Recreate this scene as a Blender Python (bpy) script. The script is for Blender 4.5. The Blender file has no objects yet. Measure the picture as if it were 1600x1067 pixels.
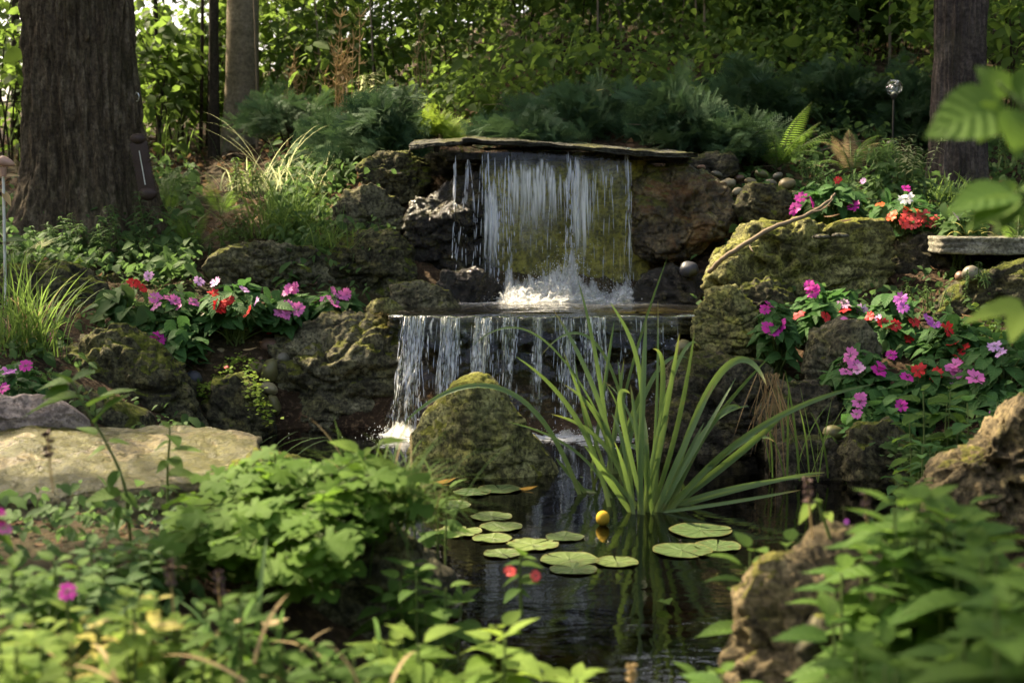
import bpy, bmesh, math, random
import numpy as np
from mathutils import Vector, Matrix

SC = bpy.context.scene
COL = SC.collection
# ------------------------------------------------------------------ camera
CAM_H, PITCH, FPX = 0.76, math.radians(5.5), 2222.0
cam = bpy.data.cameras.new('camera'); camo = bpy.data.objects.new('camera', cam); COL.objects.link(camo)
camo.location = (0, 0, CAM_H); camo.rotation_euler = (math.pi / 2 - PITCH, 0, 0)
cam.sensor_width = 36.0; cam.lens = FPX / 1600 * 36; cam.clip_start = 0.05; cam.clip_end = 2000
cam.dof.use_dof = True; cam.dof.focus_distance = 4.5; cam.dof.aperture_fstop = 5.0
SC.camera = camo
# ------------------------------------------------------------------ world and sun
SUN_EL, SUN_AZ = math.radians(50), math.radians(-55)
SUNV = np.array([math.sin(SUN_AZ) * math.cos(SUN_EL), math.cos(SUN_AZ) * math.cos(SUN_EL), math.sin(SUN_EL)])
W = bpy.data.worlds.new('World'); SC.world = W; W.use_nodes = True
nt = W.node_tree; bg = nt.nodes['Background']; sky = nt.nodes.new('ShaderNodeTexSky')
sky.sky_type = 'NISHITA'; sky.sun_disc = False; sky.sun_elevation = SUN_EL; sky.sun_rotation = SUN_AZ
sky.air_density = 0.7; sky.dust_density = 7.0; sky.ozone_density = 0.0
nt.links.new(sky.outputs[0], bg.inputs[0]); bg.inputs[1].default_value = 0.15
sl = bpy.data.lights.new('sun', 'SUN'); sl.energy = 3.8; sl.angle = math.radians(0.53); sl.color = (1.0, 0.88, 0.66)
so = bpy.data.objects.new('sun', sl); COL.objects.link(so); so.location = (-6, 12, 20)
so.rotation_euler = Vector(SUNV).to_track_quat('Z', 'Y').to_euler()
SC.view_settings.view_transform = 'Standard'; SC.view_settings.look = 'None'
SC.view_settings.use_white_balance = True; SC.view_settings.white_balance_temperature = 7000
SC.view_settings.exposure = 2.18; SC.view_settings.gamma = 1.0
SC.cycles.use_denoising = True
SC.cycles.max_bounces = 9; SC.cycles.diffuse_bounces = 4; SC.cycles.glossy_bounces = 4
SC.cycles.transmission_bounces = 6; SC.cycles.transparent_max_bounces = 16
SC.cycles.caustics_reflective = False; SC.cycles.caustics_refractive = False
SC.cycles.sample_clamp_indirect = 6.0

# ------------------------------------------------------------------ helpers
R = np.random.default_rng(7)
def PX(px, py, Y):
    """The point at depth Y that the photograph shows at pixel (px, py)."""
    u, v = (px - 800) / FPX, (533.5 - py) / FPX
    t = Y / (math.cos(PITCH) + v * math.sin(PITCH))
    return np.array([u * t, Y, CAM_H + t * (v * math.cos(PITCH) - math.sin(PITCH))])
def unit(a): return a / (np.linalg.norm(a, axis=-1, keepdims=True) + 1e-12)
def tag(o, label=None, cat=None, group=None, kind=None):
    if label: o['label'] = label
    if cat: o['category'] = cat
    if group: o['group'] = group
    if kind: o['kind'] = kind
    return o
def empty(name, loc, label, cat, group=None):
    o = bpy.data.objects.new(name, None); COL.objects.link(o); o.location = [float(v) for v in loc]; o.empty_display_size = .05
    return tag(o, label, cat, group)

_G = np.array([[1,1,0],[-1,1,0],[1,-1,0],[-1,-1,0],[1,0,1],[-1,0,1],[1,0,-1],[-1,0,-1],[0,1,1],[0,-1,1],[0,1,-1],[0,-1,-1],[1,1,0],[-1,1,0],[0,-1,1],[0,-1,-1]], float)
_P = np.random.default_rng(3).permutation(256); _P = np.concatenate([_P, _P, _P])
def noise(p):
    p = np.asarray(p, float); i = np.floor(p).astype(int); f = p - i; i &= 255
    w = f * f * f * (f * (f * 6 - 15) + 10); r = 0
    for dx in (0, 1):
        for dy in (0, 1):
            for dz in (0, 1):
                h = _P[_P[_P[i[:, 0] + dx] + i[:, 1] + dy] + i[:, 2] + dz] & 15
                g = (_G[h] * (f - np.array([dx, dy, dz]))).sum(1)
                r = r + g * (w[:, 0] if dx else 1 - w[:, 0]) * (w[:, 1] if dy else 1 - w[:, 1]) * (w[:, 2] if dz else 1 - w[:, 2])
    return r
def fbm(p, o=4, g=.5):
    p = np.asarray(p, float); a, s = 1.0, 0
    for k in range(o): s = s + a * noise(p + 17.3 * k); p = p * 2.03; a *= g
    return s
def worley(p, seed=0):
    p = np.asarray(p, float); i = np.floor(p).astype(int); best = np.full(len(p), 9.0)
    for dx in (-1, 0, 1):
        for dy in (-1, 0, 1):
            for dz in (-1, 0, 1):
                c = i + np.array([dx, dy, dz]); b = c & 255
                h = _P[_P[_P[(b[:, 0] + seed) & 255] + b[:, 1]] + b[:, 2]]
                q = c + np.stack([_P[h], _P[h + 37], _P[h + 91]], 1) / 256.0
                best = np.minimum(best, ((p - q) ** 2).sum(1))
    return np.sqrt(best)

class MB:
    """Collects geometry; build() links it as ONE mesh object."""
    def __init__(s): s.v, s.f, s.uv, s.t, s.n = [], [], [], [], 0
    def add(s, V, F, UV=None, T=None, M=0):
        V = np.asarray(V, float).reshape(-1, 3); F = np.asarray(F, int)
        s.v.append(V); s.f.append((F + s.n, M)); s.n += len(V)
        s.uv.append(np.zeros((len(V), 2)) if UV is None else np.asarray(UV, float))
        s.t.append(np.full(len(V), .5) if T is None else np.broadcast_to(np.asarray(T, float), (len(V),)))
        return s
    def mesh(s, name, mats, origin=(0, 0, 0)):
        V = np.concatenate(s.v) - np.asarray(origin, float); me = bpy.data.meshes.new(name)
        me.vertices.add(len(V)); me.vertices.foreach_set('co', V.ravel())
        li = np.concatenate([f.ravel() for f, m in s.f]); lt = np.concatenate([np.full(len(f), f.shape[1]) for f, m in s.f])
        mi = np.concatenate([np.full(len(f), m) for f, m in s.f])
        ls = np.concatenate([[0], np.cumsum(lt)[:-1]])
        me.loops.add(len(li)); me.loops.foreach_set('vertex_index', li)
        me.polygons.add(len(lt)); me.polygons.foreach_set('loop_start', ls); me.polygons.foreach_set('loop_total', lt)
        me.polygons.foreach_set('use_smooth', np.ones(len(lt), bool)); me.polygons.foreach_set('material_index', mi)
        uv = me.uv_layers.new(name='UVMap'); uv.data.foreach_set('uv', np.concatenate(s.uv)[li].ravel())
        a = me.attributes.new('tint', 'FLOAT', 'POINT'); a.data.foreach_set('value', np.concatenate(s.t).astype(float))
        me.update(calc_edges=True)
        for m in (mats if isinstance(mats, (list, tuple)) else [mats]): me.materials.append(m)
        return me
    def build(s, name, mats, parent=None, origin=None):
        """Top-level: origin = the thing's base. Child: geometry is given in world coordinates and parent sits unrotated at parent.location."""
        if origin is None: origin = parent.matrix_world.translation if parent is None else WLOC(parent)
        o = bpy.data.objects.new(name, s.mesh(name, mats, origin)); COL.objects.link(o)
        if parent is not None: o.parent = parent
        else: o.location = [float(v) for v in origin]
        return o
def WLOC(o):
    l = np.array(o.location[:])
    while o.parent is not None: o = o.parent; l = l + np.array(o.location[:])
    return l

def gridfaces(nu, nv):
    """faces of a grid with vertex index i*nv+j"""
    i, j = np.meshgrid(np.arange(nu - 1), np.arange(nv - 1), indexing='ij'); a = (i * nv + j).ravel()
    return np.stack([a, a + nv, a + nv + 1, a + 1], 1)
def tube(mb, pts, rad, sides=6, tint=.5, M=0, cap=True):
    P = np.asarray(pts, float); n = len(P); rad = np.broadcast_to(np.asarray(rad, float), (n,))
    T = unit(np.gradient(P, axis=0)); ref = np.array([.31, .92, .2]) if abs(T[:, 2]).mean() > .7 else np.array([0, 0, 1.0])
    A = unit(np.cross(T, ref)); B = np.cross(T, A); th = np.linspace(0, 2 * np.pi, sides, endpoint=False)
    V = P[:, None] + rad[:, None, None] * (np.cos(th)[None, :, None] * A[:, None] + np.sin(th)[None, :, None] * B[:, None])
    i, j = np.meshgrid(np.arange(n - 1), np.arange(sides), indexing='ij'); a = (i * sides + j).ravel(); b = (i * sides + (j + 1) % sides).ravel()
    UV = np.stack(np.broadcast_arrays(th[None, :] / 6.283, np.linspace(0, 1, n)[:, None]), -1).reshape(-1, 2)
    mb.add(V, np.stack([a, b, b + sides, a + sides], 1), UV, tint, M)
    if cap:
        for k in (0, n - 1):
            c = np.concatenate([V[k], P[k:k + 1]]); f = [[m, (m + 1) % sides, sides] if k else [(m + 1) % sides, m, sides] for m in range(sides)]
            mb.add(c, f, None, tint, M)
def spline(pts, n):
    """Catmull-Rom through pts"""
    P = np.asarray(pts, float); P = np.vstack([2 * P[0] - P[1], P, 2 * P[-1] - P[-2]]); out = []
    m = len(P) - 3
    for u in np.linspace(0, m - 1e-6, n):
        k = int(u); t = u - k; a, b, c, d = P[k:k + 4]
        out.append(.5 * (2 * b + (c - a) * t + (2 * a - 5 * b + 4 * c - d) * t * t + (3 * b - a - 3 * c + d) * t ** 3))
    return np.array(out)
def bezier(p, n=14):
    p = np.asarray(p, float); t = np.linspace(0, 1, n)[:, None]; q = [np.broadcast_to(x, (n, p.shape[1])) for x in p]
    while len(q) > 1: q = [(1 - t) * a + t * b for a, b in zip(q[:-1], q[1:])]
    return q[0]

# leaf templates: along +y from 0 to 1, face up +z
def leaf_tpl(w=.5, n=5, fold=.12, curl=.15, peak=.42, tip=1.0, ser=0.0):
    t = np.linspace(0, 1, n + 1); V, UV = [], []
    for k, a in enumerate(t):
        ww = w * .5 * (np.sin(np.pi * a ** (np.log(.5) / np.log(peak))) ** .85 if 0 < a < 1 else (.06 if a == 0 else .0))
        if ser and 0 < a < 1: ww *= 1 + ser * (1 if k % 2 else -1)
        z = -curl * a * a
        for sx in (-1, 0, 1):
            V.append((sx * ww, a - (.05 * abs(sx) if 0 < a < 1 else 0), z + abs(sx) * fold * ww * 2)); UV.append((sx, a))
    return np.array(V), gridfaces(n + 1, 3)[:, ::-1], np.array(UV)
def lobed_tpl(lobes, curl=.12, wave=.05):
    """palmate leaf: lobes = [(angle deg, radius)...] alternating tip and notch; base at 0"""
    V = [(0, .0, 0)]; UV = [(0, 0)]
    for a, r in lobes:
        a = math.radians(a); x, y = math.sin(a) * r, .3 + math.cos(a) * r
        V.append((x, y, -curl * (x * x + y * y) + wave * math.cos(a * 9))); UV.append((x * 2, y))
    V[0] = (0, .28, .02); m = len(V) - 1
    return np.array(V), np.array([[0, i + 1, i] for i in range(1, m)]), np.array(UV)
MAPLE = lobed_tpl([(180, .3), (140, .38), (112, .5), (92, .34), (62, .62), (40, .36), (18, .5), (0, .75), (-18, .5), (-40, .36), (-62, .62), (-92, .34), (-112, .5), (-140, .38), (-180, .3)])
GERAN = lobed_tpl([(176, .22), (150, .5), (128, .52), (112, .22), (95, .58), (72, .6), (56, .24), (38, .62), (16, .66), (0, .64), (-16, .66), (-38, .62), (-56, .24), (-72, .6), (-95, .58), (-112, .22), (-128, .52), (-150, .5), (-176, .22)], .1, .06)
OVATE = leaf_tpl(.56, 7, .14, .22, .4, ser=.0)
OVATS = leaf_tpl(.56, 11, .14, .25, .38, ser=.05)
SIMPLE = leaf_tpl(.6, 3, .12, .2, .45)
LANCE = leaf_tpl(.24, 4, .15, .35, .4)
TINY = leaf_tpl(.8, 2, .1, .1, .5)
NEEDLE = (np.array([(-.06, 0, 0), (.06, 0, 0), (.05, .7, .0), (0, 1, -.03), (-.05, .7, 0)]), np.array([[0, 1, 2, 4], [4, 2, 3, 3]])[:1], np.array([(-1, 0), (1, 0), (1, .7), (0, 1), (-1, .7)]))

def inst(mb, tpl, pos, fwd, up, scale, tint, M=0, xs=1.0):
    V, F, UV = tpl; pos = np.asarray(pos, float); m = len(pos)
    y = unit(np.broadcast_to(fwd, (m, 3))); up = np.broadcast_to(up, (m, 3))
    x = unit(np.cross(y, up)); z = np.cross(x, y); s = np.broadcast_to(scale, (m,))[:, None, None]
    P = pos[:, None] + s * (V[None, :, 0:1] * x[:, None] * xs + V[None, :, 1:2] * y[:, None] + V[None, :, 2:3] * z[:, None])
    FF = (F[None] + (np.arange(m) * len(V))[:, None, None]).reshape(-1, F.shape[1])
    mb.add(P.reshape(-1, 3), FF, np.tile(UV, (m, 1)), np.repeat(np.broadcast_to(tint, (m,)), len(V)), M)
def rdir(n, zmin=-1, zmax=1):
    z = R.uniform(zmin, zmax, n); a = R.uniform(0, 6.2832, n); r = np.sqrt(1 - z * z)
    return np.stack([r * np.cos(a), r * np.sin(a), z], 1)
def blades(mb, base, az, lean, curve, length, width, tint, n=7, fold=.25, M=0):
    base = np.asarray(base, float); m = len(base); B = lambda a: np.broadcast_to(np.asarray(a, float), (m,))
    az, lean, curve, length, width = map(B, (az, lean, curve, length, width))
    d = np.stack([np.cos(az), np.sin(az), 0 * az], 1); sd = np.stack([-np.sin(az), np.cos(az), 0 * az], 1)
    p = base.copy(); rows = []
    for k in range(n + 1):
        t = k / n; w = width * (.75 + .5 * t) * (1 - t ** 2.2) ** .8 * .5 + 1e-4
        ph = lean + curve * t ** 1.4; nr = np.cos(ph)[:, None] * d - np.sin(ph)[:, None] * np.array([0, 0, 1.0])
        rows.append(np.stack([p - sd * w[:, None] - nr * (fold * w)[:, None], p, p + sd * w[:, None] - nr * (fold * w)[:, None]], 1))
        ph = lean + curve * ((k + .5) / n) ** 1.4
        p = p + (length / n)[:, None] * (np.sin(ph)[:, None] * d + np.cos(ph)[:, None] * np.array([0, 0, 1.0]))
    V = np.stack(rows, 1).reshape(m, -1, 3); F = gridfaces(n + 1, 3)
    FF = (F[None] + (np.arange(m) * (n + 1) * 3)[:, None, None]).reshape(-1, 4)
    UV = np.stack(np.meshgrid(np.linspace(0, 1, n + 1), [-1, 0, 1], indexing='ij')[::-1], -1).reshape(-1, 2)
    mb.add(V.reshape(-1, 3), FF, np.tile(UV, (m, 1)), np.repeat(B(tint), (n + 1) * 3), M)
def ribbon(mb, pts, width, tint, twist=0.0, M=0, face=(0, -1, .3)):
    """a blade along given points, flat side towards face"""
    P = np.asarray(pts, float); n = len(P); T = unit(np.gradient(P, axis=0)); f = unit(np.asarray(face, float))
    S = unit(np.cross(T, f)); N = np.cross(S, T); a = np.linspace(0, twist, n)[:, None]; S = np.cos(a) * S + np.sin(a) * N; N = np.cross(S, T)
    t = np.linspace(0, 1, n); w = (width * .5 * (.7 + .5 * t) * (1 - t ** 3) ** .8 + 2e-4)[:, None]
    V = np.stack([P - S * w + N * w * .3, P - N * w * .1, P + S * w + N * w * .3], 1)
    UV = np.stack(np.meshgrid(t, [-1, 0, 1], indexing='ij')[::-1], -1).reshape(-1, 2)
    mb.add(V.reshape(-1, 3), gridfaces(n, 3), UV, tint, M)
# ------------------------------------------------------------------ materials
class NT:
    def __init__(s, name):
        s.m = bpy.data.materials.new(name); s.m.use_nodes = True; s.t = s.m.node_tree; s.t.nodes.clear()
        s.out = s.n('OutputMaterial')
    def n(s, typ, **kw):
        nd = s.t.nodes.new('ShaderNode' + typ)
        for k, v in kw.items(): setattr(nd, k, v)
        return nd
    def set(s, sock, v):
        if hasattr(v, 'is_output'): s.t.links.new(v, sock)
        elif v is not None:
            sock.default_value = v if not isinstance(v, tuple) or len(v) != 3 or sock.type != 'RGBA' else (*v, 1)
    def coord(s, kind='Object'): return s.n('TexCoord').outputs[kind]
    def mapping(s, vec, sc):
        m = s.n('Mapping'); s.set(m.inputs['Vector'], vec); m.inputs['Scale'].default_value = sc; return m.outputs[0]
    def noise(s, vec, scale, detail=4, rough=.55, dist=0.0):
        m = s.n('TexNoise'); s.set(m.inputs['Vector'], vec); m.inputs['Scale'].default_value = scale; m.inputs['Detail'].default_value = detail
        m.inputs['Roughness'].default_value = rough; m.inputs['Distortion'].default_value = dist; return m.outputs['Fac']
    def voro(s, vec, scale, feature='F1'):
        m = s.n('TexVoronoi', feature=feature); s.set(m.inputs['Vector'], vec); m.inputs['Scale'].default_value = scale; return m.outputs['Distance']
    def ramp(s, fac, stops, interp='LINEAR'):
        m = s.n('ValToRGB'); cr = m.color_ramp; cr.interpolation = interp
        while len(cr.elements) < len(stops): cr.elements.new(.5)
        for e, (p, c) in zip(cr.elements, stops):
            e.position = p; e.color = (c, c, c, 1) if not isinstance(c, tuple) else (*c, 1)
        s.set(m.inputs[0], fac); return m.outputs[0]
    def mix(s, fac, a, b, mode='MIX'):
        m = s.n('Mix', data_type='RGBA', blend_type=mode); s.set(m.inputs[0], fac); s.set(m.inputs[6], a); s.set(m.inputs[7], b); return m.outputs[2]
    def math(s, op, a, b=None, clamp=False):
        m = s.n('Math', operation=op, use_clamp=clamp); s.set(m.inputs[0], a)
        if b is not None: s.set(m.inputs[1], b)
        return m.outputs[0]
    def attr(s, name='tint'): return s.n('Attribute', attribute_name=name).outputs['Fac']
    def normz(s):
        g = s.n('NewGeometry'); x = s.n('SeparateXYZ'); s.set(x.inputs[0], g.outputs['Normal']); return x.outputs['Z']
    def bump(s, h, strength, dist, prev=None):
        b = s.n('Bump'); s.set(b.inputs['Height'], h); b.inputs['Strength'].default_value = strength; b.inputs['Distance'].default_value = dist
        if prev is not None: s.set(b.inputs['Normal'], prev)
        return b.outputs[0]
    def bsdf(s, col, rough=.6, spec=.5, normal=None, **kw):
        p = s.n('BsdfPrincipled'); s.set(p.inputs['Base Color'], col); s.set(p.inputs['Roughness'], rough); s.set(p.inputs['Specular IOR Level'], spec)
        if normal is not None: s.set(p.inputs['Normal'], normal)
        for k, v in kw.items(): s.set(p.inputs[k], v)
        return p.outputs[0]
    def mixs(s, fac, a, b):
        m = s.n('MixShader'); s.set(m.inputs[0], fac); s.set(m.inputs[1], a); s.set(m.inputs[2], b); return m.outputs[0]
    def done(s, sh): s.set(s.out.inputs[0], sh); return s.m

def leaf_mat(name, c1, c2, trans=.4, rough=.4, tcol=None, veins=0.0, spec=.4, spots=None):
    t = NT(name); a = t.attr()
    col = t.mix(a, c1, c2)
    if veins or spots:
        uv = t.n('UVMap').outputs[0]; x = t.n('SeparateXYZ'); t.set(x.inputs[0], uv)
        au = t.math('ABSOLUTE', x.outputs[0])
    nrm = None
    if veins:
        mid = t.ramp(au, [(0, 1.0), (.12, 0.0)])
        w = t.math('SINE', t.math('MULTIPLY', t.math('SUBTRACT', x.outputs[1], t.math('MULTIPLY', au, .28)), 44.0))
        side = t.ramp(w, [(.72, 0.0), (1.0, .55)])
        v = t.math('MAXIMUM', mid, side)
        col = t.mix(t.math('MULTIPLY', v, veins), col, tuple(min(1, c * 1.7 + .02) for c in c2))
        nrm = t.bump(w, .35, .002)
    nz = t.noise(t.coord('Object'), 30, 3)
    col = t.mix(t.ramp(nz, [(.35, 0.0), (.7, .35)]), col, tuple(c * .6 for c in c1))
    if spots: col = t.mix(t.ramp(t.noise(t.coord('Object'), 70, 2), [(.56, 0.0), (.66, .7)]), col, spots)
    p = t.bsdf(col, rough + .2, spec * .4, nrm)
    tr = t.n('BsdfTranslucent'); t.set(tr.inputs[0], t.mix(.65, col, tcol or tuple(min(1, c * 2.2) for c in c2)))
    return t.done(t.mixs(trans, p, tr.outputs[0]))

def rock_mat(name, dark, mid, light, moss=.5, mosscol=(.045, .055, .008), wet=0.0, scale=1.0, bump=1.0, rust=0.0, lichen=(.22, .19, .05), lich=.4):
    t = NT(name); o = t.coord('Object')
    n1 = t.noise(o, 5 * scale, 6, .6, .6); n2 = t.noise(o, 22 * scale, 6, .65); n3 = t.noise(o, 90 * scale, 4, .6)
    col = t.ramp(t.mix(.45, n1, n2), [(.36, dark), (.5, mid), (.64, light)])
    col = t.mix(t.ramp(t.noise(o, 9 * scale, 5, .6, 1.2), [(.5, 0.0), (.62, lich)]), col, lichen)
    col = t.mix(t.ramp(n3, [(.38, .75), (.55, 0.0)]), col, tuple(c * .35 for c in dark))
    col = t.mix(t.ramp(t.noise(o, 14 * scale, 7, .75, .4), [(.40, .8), (.5, 0.0)]), col, tuple(c * .6 for c in dark))
    if rust: col = t.mix(t.ramp(t.noise(o, 7, 4, .6, 1.0), [(.48, 0.0), (.62, rust)]), col, (.22, .085, .018))
    pits = t.voro(o, 34 * scale); crk = t.noise(o, 15 * scale, 8, .72, .3)
    nb = t.bump(crk, .9 * bump, .03); nb = t.bump(t.ramp(pits, [(.1, 0.0), (.5, 1.0)]), .35 * bump, .012, nb); nb = t.bump(n3, .6 * bump, .006, nb)
    bed = t.noise(t.mapping(o, (2.5, 2.5, 26)), 1.0, 5, .6, .7); col = t.mix(t.ramp(bed, [(.34, .65), (.46, 0.0)]), col, tuple(c * .5 for c in dark)); nb = t.bump(bed, .6 * bump, .02, nb)
    rough = .85
    if moss:
        mz = t.math('MULTIPLY', t.normz(), .55)
        mz = t.math('ADD', mz, t.math('MULTIPLY', t.math('SUBTRACT', t.noise(o, 6 * scale, 5, .65), .5), 2.0))
        mf = t.ramp(mz, [(max(0.0, .66 - moss * .6), 0.0), (max(.1, .74 - moss * .6), .92)])
        mc = t.ramp(t.noise(o, 60 * scale, 5, .7), [(.3, tuple(c * .45 for c in mosscol)), (.5, mosscol), (.72, tuple(min(1, c * 2.3) for c in mosscol))])
        col = t.mix(mf, col, mc)
        nb = t.bump(t.math('MULTIPLY', t.noise(o, 130 * scale, 4, .7), mf), .8, .015, nb)
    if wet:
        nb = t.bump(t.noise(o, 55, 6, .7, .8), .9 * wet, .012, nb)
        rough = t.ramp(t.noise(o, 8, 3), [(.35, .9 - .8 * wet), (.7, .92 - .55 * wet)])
    return t.done(t.bsdf(col, rough, .5 if wet else .25, nb))

MROCK = {
 'lime': rock_mat('limestone', (.034, .03, .018), (.16, .145, .085), (.36, .325, .2), .4, (.11, .115, .016), scale=1.0, lichen=(.24, .22, .08), lich=.5),
 'olive': rock_mat('olive_limestone', (.045, .042, .018), (.26, .245, .09), (.52, .49, .21), .45, (.16, .165, .022), lichen=(.38, .36, .09), lich=.8),
 'dark': rock_mat('dark_mossy_stone', (.016, .014, .009), (.08, .07, .044), (.2, .175, .11), .45, (.05, .055, .01)),
 'moss': rock_mat('mossy_stone', (.022, .019, .012), (.10, .092, .046), (.24, .215, .11), .62, (.095, .108, .012)),
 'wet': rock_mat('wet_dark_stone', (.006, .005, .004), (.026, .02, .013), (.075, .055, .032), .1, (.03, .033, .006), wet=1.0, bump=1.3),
 'rust': rock_mat('wet_rusty_stone', (.022, .015, .008), (.16, .115, .055), (.40, .32, .16), .45, (.12, .115, .018), wet=.85, rust=.55, bump=1.2),
 'back': rock_mat('algae_wall', (.10, .085, .014), (.27, .235, .038), (.42, .37, .07), .15, (.22, .21, .02), wet=.5, lich=.15, lichen=(.3, .27, .06), scale=.7),
 'grey': rock_mat('grey_boulder', (.05, .045, .035), (.16, .145, .115), (.27, .25, .2), .25, (.08, .08, .02), lich=.2),
 'pink': rock_mat('pinkish_stone', (.2, .155, .135), (.34, .27, .235), (.42, .345, .3), .05, lich=.05, bump=.6),
 'tan': rock_mat('tan_boulder', (.055, .042, .022), (.22, .165, .085), (.42, .33, .17), .38, (.11, .105, .016), lich=.3),
 'slab': rock_mat('flat_slab_stone', (.10, .075, .032), (.38, .30, .135), (.60, .49, .24), .42, (.10, .095, .012), wet=.8, bump=1.4, lich=.3),
 'bench': rock_mat('pale_bench_stone', (.12, .11, .085), (.34, .32, .25), (.5, .47, .38), .1, (.1, .1, .02), lich=.2, bump=.7),
 'cap': rock_mat('slate_slab', (.03, .028, .024), (.10, .097, .078), (.2, .19, .15), .25, (.07, .072, .02), lich=.25, lichen=(.18, .18, .13), bump=1.0),
}
def cob_mat(name, c):
    t = NT(name); o = t.coord('Object'); n = t.noise(o, 40, 4)
    col = t.mix(n, tuple(x * .6 for x in c), tuple(min(1, x * 1.35) for x in c)); col = t.mix(t.ramp(t.noise(o, 18, 4), [(.5, 0.0), (.62, .55)]), col, (.06, .065, .015))
    return t.done(t.bsdf(col, .5, .4, t.bump(t.noise(o, 120, 3), .25, .003)))
MCOB = [cob_mat('cobble_%s' % n, c) for n, c in (('buff', (.22, .17, .085)), ('olive', (.12, .11, .045)), ('grey', (.14, .125, .09)), ('rose', (.18, .1, .065)), ('pale', (.27, .23, .14)), ('slate', (.05, .05, .06)))]

def ground_mat():
    t = NT('forest_soil'); o = t.coord('Object')
    col = t.ramp(t.noise(o, 3, 8, .65), [(.3, (.014, .009, .005)), (.5, (.042, .025, .013)), (.7, (.09, .055, .03))])
    col = t.mix(t.ramp(t.noise(o, 45, 4, .7), [(.52, 0.0), (.62, .7)]), col, (.16, .1, .055))
    col = t.mix(t.ramp(t.noise(o, 1.2, 4), [(.5, 0.0), (.65, .5)]), col, (.03, .034, .01))
    nb = t.bump(t.noise(o, 30, 8, .7), .9, .03); nb = t.bump(t.voro(o, 60), .5, .012, nb)
    return t.done(t.bsdf(col, .95, .2, nb))
def bark_mat(name, c1, c2, c3, sc=(14, 14, 2.2), b=1.0):
    t = NT(name); o = t.coord('Object'); v = t.mapping(o, sc)
    n = t.noise(v, 1.6, 8, .65, .5); n2 = t.noise(o, 60, 5, .7)
    col = t.ramp(n, [(.3, c1), (.5, c2), (.7, c3)]); col = t.mix(t.ramp(n2, [(.4, .6), (.6, 0.0)]), col, tuple(x * .5 for x in c1))
    col = t.mix(t.ramp(t.noise(o, 3.5, 5), [(.52, 0.0), (.66, .35)]), col, (.06, .06, .025))
    nb = t.bump(n, .9 * b, .02); nb = t.bump(n2, .5 * b, .005, nb)
    return t.done(t.bsdf(col, .9, .2, nb))
def plain(name, col, rough=.5, spec=.4, **kw):
    t = NT(name); o = t.coord('Object'); n = t.noise(o, 50, 4)
    return t.done(t.bsdf(t.mix(n, tuple(c * .7 for c in col), tuple(min(1, c * 1.25) for c in col)), rough, spec, t.bump(n, .2, .002), **kw))
def water_mat(name, tint, bumps, foam=False, rough=.0, milk=0.0):
    """still water: mirror by Fresnel over a tinted clear body; the foam attribute whitens churned water"""
    t = NT(name); o = t.coord('Object'); nb = None
    for sc, st, d, stretch in bumps: nb = t.bump(t.noise(t.mapping(o, stretch), sc, 3, .55, .6), st, d, nb)
    fr = t.n('Fresnel'); fr.inputs[0].default_value = 1.33; t.set(fr.inputs['Normal'], nb)
    gl = t.n('BsdfGlossy'); gl.inputs['Roughness'].default_value = rough; t.set(gl.inputs['Normal'], nb); gl.inputs[0].default_value = (1, 1, 1, 1)
    tr = t.n('BsdfTransparent'); tr.inputs[0].default_value = (*tint, 1)
    sh = t.mixs(t.math('MULTIPLY', fr.outputs[0], 1.25, True), tr.outputs[0], gl.outputs[0])
    if foam:
        f = t.math('MULTIPLY', t.attr(), t.ramp(t.noise(o, 34, 6, .75, .8), [(.38, .0), (.6, 1.0)]))
        d = t.bsdf((.72, .72, .7), .5, .5, nb); sh = t.mixs(f, sh, d)
    return t.done(sh)
def sheet_mat():
    """falling glassy curtain: clear between, white where it breaks up and where sky reflection is painted in (tint attribute says how much)"""
    t = NT('falling_water_sheet'); uv = t.n('UVMap').outputs[0]
    a = t.noise(t.mapping(uv, (30, 2.2, 1)), 1.0, 4, .6, .5); b = t.noise(t.mapping(uv, (85, 6, 1)), 1.0, 4, .65, .6)
    m = t.math('MULTIPLY', t.attr(), t.math('ADD', .1, t.math('ADD', t.math('MULTIPLY', a, .8), t.math('MULTIPLY', b, 1.0))))
    w = t.ramp(m, [(.20, 0.0), (.45, .25), (.95, .97)])
    nb = t.bump(a, .4, .02); nb = t.bump(b, .3, .006, nb)
    fr = t.n('Fresnel'); fr.inputs[0].default_value = 1.33; t.set(fr.inputs['Normal'], nb)
    gl = t.n('BsdfGlossy'); gl.inputs['Roughness'].default_value = .05; t.set(gl.inputs['Normal'], nb)
    tr = t.n('BsdfTransparent'); tr.inputs[0].default_value = (.95, .96, .9, 1)
    sh = t.mixs(t.math('MULTIPLY', fr.outputs[0], 1.2, True), tr.outputs[0], gl.outputs[0])
    d = t.bsdf((.95, .96, .99), .2, .8, nb); tl = t.n('BsdfTranslucent'); tl.inputs[0].default_value = (.93, .95, .99, 1)
    return t.done(t.mixs(w, sh, t.mixs(.4, d, tl.outputs[0])))
def spray_mat():
    """churned spray: dense near its foot, dissolving into air"""
    t = NT('water_spray'); o = t.coord('Object'); a = t.noise(t.mapping(o, (1, 1, .55)), 60, 5, .75, .8); b = t.noise(o, 190, 3, .7)
    m = t.math('MULTIPLY', t.attr(), t.math('ADD', t.math('MULTIPLY', a, 1.1), t.math('MULTIPLY', b, .75)))
    w = t.ramp(m, [(.34, 0.0), (.66, .92)]); d = t.bsdf((.86, .86, .85), .6, .3); tl = t.n('BsdfTranslucent'); tl.inputs[0].default_value = (.86, .86, .85, 1); tr = t.n('BsdfTransparent'); tr.inputs[0].default_value = (1, 1, 1, 1)
    return t.done(t.mixs(w, tr.outputs[0], t.mixs(.5, d, tl.outputs[0])))
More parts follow.
